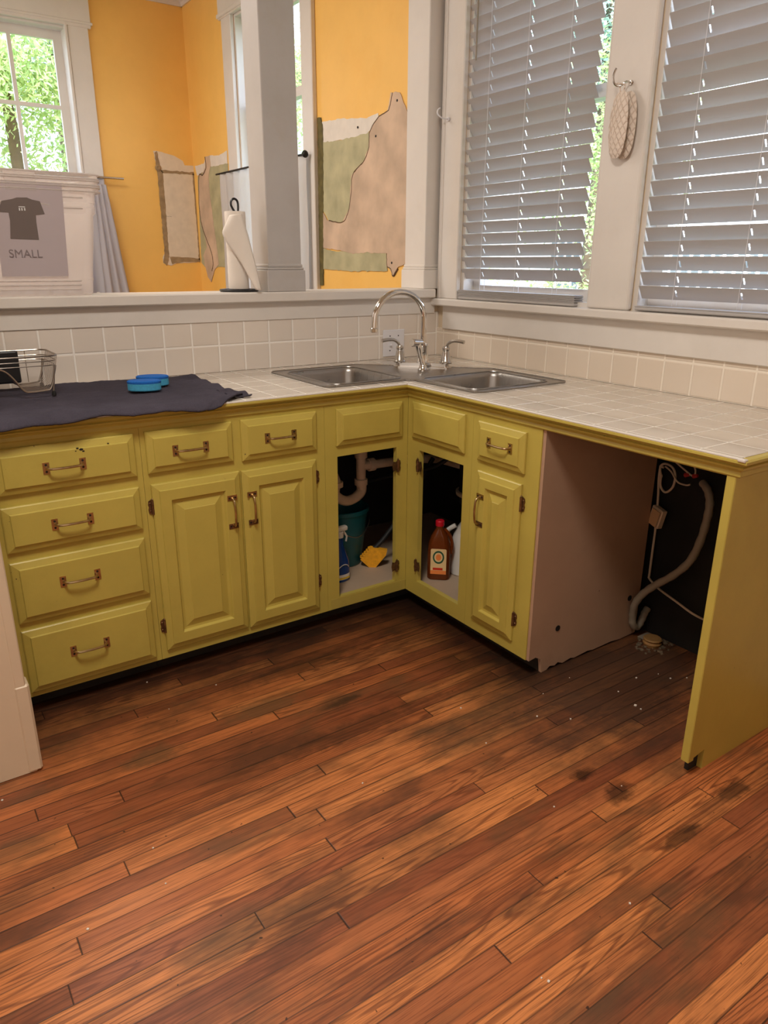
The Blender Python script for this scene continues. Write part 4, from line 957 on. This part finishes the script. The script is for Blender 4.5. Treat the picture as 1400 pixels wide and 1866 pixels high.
# blue spray bottle
sb = V((-.868, -.50, CF)); s_ = thing('spray_bottle', 'blue spray cleaner bottle at the left of the open sink cabinet', 'bottle', sb)
MB().lathe([(0, 0), (.038, 0), (.042, .006), (.043, .05), (.040, .085), (.028, .120), (.018, .150), (.0165, .185), (.013, .195), (0, .196)], sb, 28, 1, .62).build('bottle_body', M['bluebot'], s_, True)
h = MB(); h.lathe([(.016, 0), (.0165, .022), (.012, .026)], sb + V((0, 0, .188)), 20); h.box(sb + V((-.03, -.012, .214)), sb + V((.034, .012, .234)), .006, seg=2); h.tube([sb + V((.02, 0, .212)), sb + V((.034, 0, .185)), sb + V((.030, 0, .165))], .004, 6)
h.build('trigger_head', M['whitepl'], s_, True)
lb = MB().grid(lambda u, v: sb + V((.0435 * math.cos(R(-150 + 120 * u)), .62 * .0435 * math.sin(R(-150 + 120 * u)) - .0008, .012 + .022 * v)), 14, 2).build('label_band', M['lab_white'], s_, True)
MB().grid(lambda u, v: sb + V((.0435 * math.cos(R(-150 + 120 * u)), .62 * .0435 * math.sin(R(-150 + 120 * u)) - .0016, .010 + .009 * v + .004 * math.sin(u * 3))), 14, 2).build('yellow_band', M['lab_yellow'], s_, True)
ar = [sb + V((.040 * math.cos(R(a)), .62 * .042 * math.sin(R(a)) - .003, .05 + .028 * math.sin(R((a + 140) * 1.6)))) for a in range(-140, -40, 8)]
MB().tube(ar, .0018, 5).build('swirl_mark', M['lab_white'], s_, True)
# angled brush head leaning, with black handle
br0 = at(681, 1018, 2, CF + .035)
bt = thing('scrub_brush', 'orange bristled angle brush with a black handle leaning inside the sink cabinet', 'brush', br0)
rm = Matrix.Rotation(R(-35), 3, 'Z')
def brf(u, v, n): return br0 + rm @ V((u * 1.25, n, v * 1.2 + .006))
lp = [(-.045, -.005), (-.012, -.038), (.006, -.037), (.042, .012), (.046, .030), (-.010, .040)]
for i in range(5): lp.append((-.014 - i * .0065 - .006, .036 - i * .008)) ; lp.append((-.014 - i * .0065, .031 - i * .008))
MB().plate([lp], brf, -.013, .013).build('bristles', M['orange'], bt)
MB().tube(smoothline([brf(-.012, .022, 0) , brf(.03, .06, .02), brf(.10, .16, .06), brf(.20, .34, .12)], 5), .010, 10).build('brush_handle', M['blackrub'], bt, True)
# oil soap bottle
ob = at(799, 1052, 2, CF); ob = V((ob.x, ob.y, CF)); ot = thing('soap_bottle', 'amber soap bottle with red cap and oval label in the right sink opening', 'bottle', ob)
ra = math.atan2(CW.y, CW.x) - math.pi / 2 - R(8); rzz = Matrix.Rotation(ra, 3, 'Z')
b = MB(); rr = []
for z_, hw_, hd_ in ((0, .042, .026), (.004, .046, .030), (.10, .047, .031), (.150, .044, .030), (.185, .034, .026), (.208, .020, .019), (.216, .015, .015), (.232, .015, .015)):
    lp = rrect(-hw_, -hd_, hw_, hd_, min(hw_, hd_) * .75, 5); rr.append([b.bm.verts.new(ob + rzz @ V((x, y, z_))) for x, y in lp])
for A_, B_ in zip(rr, rr[1:]):
    n = len(A_)
    for i in range(n): b.bm.faces.new((A_[i], A_[(i + 1) % n], B_[(i + 1) % n], B_[i]))
b.bm.faces.new(rr[0][::-1]); b.bm.faces.new(rr[-1]); b.build('bottle_body', M['amber'], ot, True)
MB().tube(smoothline([ob + rzz @ V((.018, 0, .215)), ob + rzz @ V((.040, 0, .19)), ob + rzz @ V((.052, 0, .150)), ob + rzz @ V((.047, 0, .11))], 5), .007, 8).build('grip', M['amber'], ot, True)
MB().lathe([(.016, 0), (.018, .001), (.018, .020), (.015, .023), (0, .023)], ob + V((0, 0, .228)), 20).build('screw_cap', M['redcap'], ot, True)
of = lambda u, v, n: ob + rzz @ V((u, -.0315 - n, v))
MB().plate([rrect(-.032, .028, .032, .138, .006, 3)], of, 0, .0006).build('front_label', M['lab_cream'], ot)
el = lambda a, b_, cz: [(a * math.cos(k * math.pi / 12), cz + b_ * math.sin(k * math.pi / 12)) for k in range(24)]
MB().plate([el(.023, .028, .102), el(.017, .021, .102)], of, .0006, .0012).build('green_ring', M['lab_green'], ot)
MB().plate([el(.011, .014, .102)], of, .0006, .0012).build('orange_emblem', M['lab_orange'], ot)
MB().plate([rect(-.022, .046, .018, .056)], of, .0006, .0012).build('red_banner', M['lab_red'], ot)
MB().plate([rect(-.032, .028, .032, .044)], of, .0006, .0009).build('orange_band', M['lab_orange'], ot)
# white jug
jb = at(846, 1050, 2, CF); jb = V((jb.x + .03, jb.y + .03, CF)); jt = thing('plastic_jug', 'white plastic jug half hidden at the right edge of the sink opening', 'jug', jb)
b = MB(); rr = []
for z_, hw_ in ((0, .058), (.005, .064), (.04, .066), (.12, .066), (.17, .062), (.21, .048), (.24, .028), (.25, .020), (.268, .020)):
    lp = rrect(-hw_, -hw_ * .8, hw_, hw_ * .8, hw_ * .7, 5); rr.append([b.bm.verts.new(jb + rzz @ V((x - (z_ > .1) * (z_ - .1) * -.12, y, z_))) for x, y in lp])
for A_, B_ in zip(rr, rr[1:]):
    n = len(A_)
    for i in range(n): b.bm.faces.new((A_[i], A_[(i + 1) % n], B_[(i + 1) % n], B_[i]))
b.bm.faces.new(rr[0][::-1]); b.bm.faces.new(rr[-1]); b.build('jug_body', M['whitepl'], jt, True)
MB().tube(smoothline([jb + rzz @ V((-.045, -.02, .215)), jb + rzz @ V((-.078, -.02, .19)), jb + rzz @ V((-.082, -.02, .15)), jb + rzz @ V((-.06, -.02, .12))], 5), .010, 10).build('jug_handle', M['whitepl'], jt, True)
MB().lathe([(.023, 0), (.023, .018), (0, .02)], jb + V((.018, 0, .266)), 18).build('screw_cap', M['bluebot'], jt, True)
# garbage disposal and black hose
gd = thing('garbage_disposal', 'dark garbage disposal hanging under the right sink bowl', 'disposal', (-.36, -.73, .5))
MB().lathe([(0, .40), (.05, .40), (.075, .42), (.078, .60), (.06, .66), (.045, .70), (.045, .735)], (-.36, -.745, 0), 28).build('housing', M['black'], gd, True)
MB().lathe([(.079, .455), (.088, .455), (.090, .47), (.079, .472)], (-.36, -.745, 0), 28).build('mount_ring', M['hose'], gd, True)
tag(MB().tube(smoothline([(-.60, -.30, .44), (-.52, -.45, .50), (-.45, -.60, .56), (-.36, -.66, .66), (-.30, -.66, .72)], 6), .009, 8).build('rubber_hose', M['blackrub'], None, True), 'black hose running up to the disposal under the sink', 'hose')
tag(MB().tube(smoothline([(-.16, -.48, .75), (-.14, -.50, .55), (-.20, -.60, .43), (-.16, -.52, .34), (-.06, -.45, .30), (-.03, -.44, .30)], 6), .004, 6).build('supply_line', M['wire'], None, True), 'thin braided water supply line at the back under the sink', 'pipe')

# ------------------------------------------------------------------ dishwasher bay
hs = [(1281, 880, -.03), (1290, 893, -.05), (1294, 915, -.06), (1289, 945, -.07), (1277, 985, -.08), (1258, 1022, -.09), (1228, 1048, -.10), (1195, 1066, -.11), (1172, 1082, -.12), (1158, 1100, -.12), (1153, 1120, -.11), (1154, 1138, -.10), (1161, 1141, -.07), (1165, 1128, -.05), (1161, 1110, -.035), (1154, 1096, -.02)]
P = smoothline([at(x, y, 0, d) for x, y, d in hs], 6); P = [V((p.x, min(p.y, -1.356), max(p.z, .016))) for p in P]
tag(MB().tube(P, [.0135 + .0008 * math.sin(i * 1.6) for i in range(len(P))], 12).build('drain_hose', M['hose'], None, True), 'thick grey drain hose looping down the back of the empty dishwasher bay', 'hose')
cw = thing('power_cable', 'thin pale cable looping behind the counter and down to the floor of the bay', 'cable', at(1190, 1000, 0, -.03))
c1 = [(1210, 852, -.05), (1195, 848, -.05), (1188, 868, -.05), (1186, 900, -.04), (1188, 930, -.035), (1188, 965, -.03), (1178, 995, -.03), (1174, 1020, -.03), (1180, 1048, -.03), (1200, 1072, -.035), (1235, 1098, -.04), (1262, 1118, -.04), (1285, 1130, -.04)]
c2 = [(1206, 865, -.05), (1204, 885, -.05), (1213, 897, -.05), (1226, 888, -.05), (1231, 868, -.05), (1226, 852, -.05), (1212, 845, -.05), (1203, 852, -.05), (1206, 870, -.05)]
c3_ = [(1213, 850, -.06), (1224, 860, -.06), (1235, 878, -.06), (1250, 884, -.06), (1258, 883, -.06)]
c4 = [(1232, 842, -.07), (1248, 856, -.07), (1264, 868, -.07), (1268, 858, -.07), (1264, 846, -.07)]
for i, cc in enumerate((c1, c2, c3_, c4)):
    MB().tube([V((p.x, min(p.y, -1.35), p.z)) for p in smoothline([at(x, y, 0, d) for x, y, d in cc], 6)], .0042 if i < 2 else .003, 7).build('cable_run', M['cable'], cw, True)
for x, y in ((1247, 866), (1262, 868)): MB().lathe([(.003, 0), (.008, .004), (.006, .02), (0, .022)], at(x, y, 0, -.07), 8, rot=Matrix.Rotation(R(70), 3, 'X')).build('wire_nut', M['redwire'], cw, True)
ob_ = at(1197, 942, 0, -.05)
jx = thing('electrical_box', 'small beige junction box with a printed tag on the cable in the dishwasher bay', 'electrical box', ob_)
rq = Matrix.Rotation(R(12), 3, 'X') @ Matrix.Rotation(R(-14), 3, 'Z')
MB().box(ob_ + V((-.008, -.028, -.036)), ob_ + V((.016, .028, .036)), .003, rq).build('box', M['pvc'], jx)
MB().box(ob_ + V((-.0165, -.020, -.030)), ob_ + V((-.0135, .020, .030)), .0005, rq).build('printed_tag', simple('tan_tag', srgb(205, 170, 130), .7, var=.1), jx)
cdp = at(1190, 1128, 2, .002)
tag(MB().box(V((-.075, -1.44, .0005)), V((-.015, -1.365, .0025)), 0).build('paper_card', M['card'], None), 'small printed card lying on the floor at the back of the dishwasher bay', 'card')
vp = at(1188, 1175, 2, .0)
dv_ = thing('floor_flange', 'old yellowed pipe flange stuck in rubble on the bay floor', 'pipe flange', vp)
MB().lathe([(0, .0005), (.030, .0005), (.034, .012), (.028, .020), (.034, .026), (.030, .030), (0, .028)], vp, 18).build('flange', simple('yellowed_plastic', srgb(160, 120, 70), .7, var=.2, vs=40), dv_, True)
b = MB()
for i in range(60):
    a = rnd.uniform(0, 6.28); r_ = rnd.uniform(.035, .09); q = vp + V((math.cos(a) * r_, math.sin(a) * r_ * .8, .003)); s0 = rnd.uniform(.002, .006)
    q.x = min(q.x, -.02)
    b.box(q - V((s0, s0 * .8, .0025)), q + V((s0, s0 * .8, s0 * .4)), 0, Matrix.Rotation(rnd.uniform(0, 3), 3, 'Z'))
b.build('rubble', simple('plaster_rubble', srgb(120, 105, 85), .9, var=.3, vs=60), dv_)
b = MB(); cnt = 0
spots = [(1160, 1235), (1127, 1260), (1158, 1285), (1168, 1292), (1038, 1235), (1040, 1310), (840, 1290), (886, 1354), (979, 1305), (1010, 1470), (268, 1243), (394, 1248), (308, 1292), (279, 1545), (302, 1610), (661, 1427), (160, 1693), (1000, 1788), (987, 1782), (1148, 1646), (1133, 1432), (4, 1458), (1200, 1228), (1222, 1236), (1252, 1235), (990, 1264)]
for x, y in spots:
    q = at(x, y, 2, .0012); s0 = rnd.uniform(.0012, .0026) * (1.8 if (x, y) in ((1160, 1235), (1158, 1285)) else 1)
    b.box(q - V((s0, s0, .001)), q + V((s0, s0 * .8, .0012)), 0, Matrix.Rotation(rnd.uniform(0, 3), 3, 'Z'))
o_ = b.build('floor_crumbs', M['pl_white']); o_['kind'] = 'stuff'; tag(o_, 'tiny white paint crumbs scattered over the wooden floor', 'debris')

# ------------------------------------------------------------------ outdoors
g_ = struct(MB().box((-12, -12, -.75), (30, 30, -.7)).build('ground', M['asph']))
def tree(name, label, cen, rad, n, leaf, ms, trunk=True, group='trees outside the windows'):
    r = thing(name, label, 'tree' if name == 'tree' else 'bush', (cen[0], cen[1], -.7), group)
    b = MB(); cen = V(cen); bm = b.bm
    cl = [V((rnd.gauss(0, .45), rnd.gauss(0, .45), rnd.gauss(0, .45))) for _ in range(26)]
    n = int(n * 2.6); leaf *= .55
    for i in range(n):
        c0 = cl[i % 26]; d = V((rnd.gauss(0, .17), rnd.gauss(0, .17), rnd.gauss(0, .17))) + c0
        p = cen + V((d.x * rad[0], d.y * rad[1], d.z * rad[2]))
        a = V((rnd.uniform(-1, 1), rnd.uniform(-1, 1), rnd.uniform(-1, 1))).normalized(); o__ = a.orthogonal().normalized(); L = leaf * rnd.uniform(.6, 1.3)
        bm.faces.new([bm.verts.new(p - a * L), bm.verts.new(p + o__ * L * .45), bm.verts.new(p + a * L), bm.verts.new(p - o__ * L * .45)])
    b.build('foliage', ms, r, normals=False)
    if trunk: MB().tube([V((cen.x, cen.y, -.7)), V((cen.x + .1, cen.y, cen.z * .5)), V((cen.x, cen.y, cen.z + rad[2] * .4))], [.14, .10, .04], 8).build('trunk', M['trunk'], r, True)
# beyond the far dining window
tree('tree', 'leafy yellow-green tree close outside the far dining window', (-.6, 7.0, 3.1), (1.5, 1.0, 1.3), 4200, .075, M['leaf1'])
tree('tree', 'bluish green tree to the left outside the far dining window', (-2.0, 8.4, 4.0), (1.8, 1.2, 1.7), 4200, .08, M['leaf2'])
tree('bush', 'bright low bush outside the far dining window', (-.4, 6.6, 1.4), (1.6, .8, .9), 3000, .07, M['leaf1'], False)
tree('tree', 'tall pale tree behind the others outside the far dining window', (.5, 9.5, 4.6), (1.6, 1.2, 1.6), 3500, .09, M['leaf2'])
# beyond the side windows
tree('tree', 'leafy tree seen through the side dining window', (5.2, 9.4, 4.2), (1.3, 1.8, 1.6), 4200, .085, M['leaf1'])
tree('bush', 'green bush under the tree seen through the side dining window', (5.0, 9.2, 1.8), (1.3, 1.8, 1.1), 3600, .08, M['leaf2'], False)
tree('tree', 'bluish tree seen through the gap beside the left blind', (6.0, 4.3, 4.9), (1.2, 1.5, 1.5), 4000, .085, M['leaf2'])
tree('bush', 'yellow-green shrub seen at mid height in the gap beside the left blind', (4.4, 2.9, 2.6), (.9, .9, .9), 3200, .06, M['leaf1'], False)
tree('bush', 'low yellow shrub seen at the bottom of the gap beside the left blind', (3.6, 2.3, .9), (.8, .8, .5), 2600, .05, M['leaf1'], False)
fe = thing('picket_fence', 'weathered grey picket fence outside the kitchen window', 'fence', (6, 3.5, -.7))
pk = MB().box((7.0, 0, 0), (7.03, .09, 2.35)).build('picket', M['fencem'], fe)
pk.matrix_parent_inverse = Matrix()
for i in range(28):
    o_ = pk if i == 0 else pk.copy()
    if i: C.objects.link(o_); o_.parent = fe; o_.matrix_parent_inverse = Matrix()
    o_.location = V((-6.0, -3.5 + 1.5 + i * .16, 0))
MB().box((7.04, 1.4, .2), (7.08, 6.0, .3)).box((7.04, 1.4, 1.3), (7.08, 6.0, 1.4)).build('fence_rail', M['fencem'], fe)
hs_ = thing('neighbour_house', 'pale neighbouring house with deep eaves seen through the side dining window', 'house', (9, 15, -.7))
MB().box((7.5, 13.5, -.7), (13, 19, 5.3)).build('house_wall', M['hwall'], hs_); MB().box((6.6, 12.6, 5.3), (13.6, 19.6, 5.7), .02).build('eave', M['hroof'], hs_)
MB().box((7.46, 14.3, 2.0), (7.52, 15.3, 3.8), .01).build('house_window', M['fencem'], hs_)
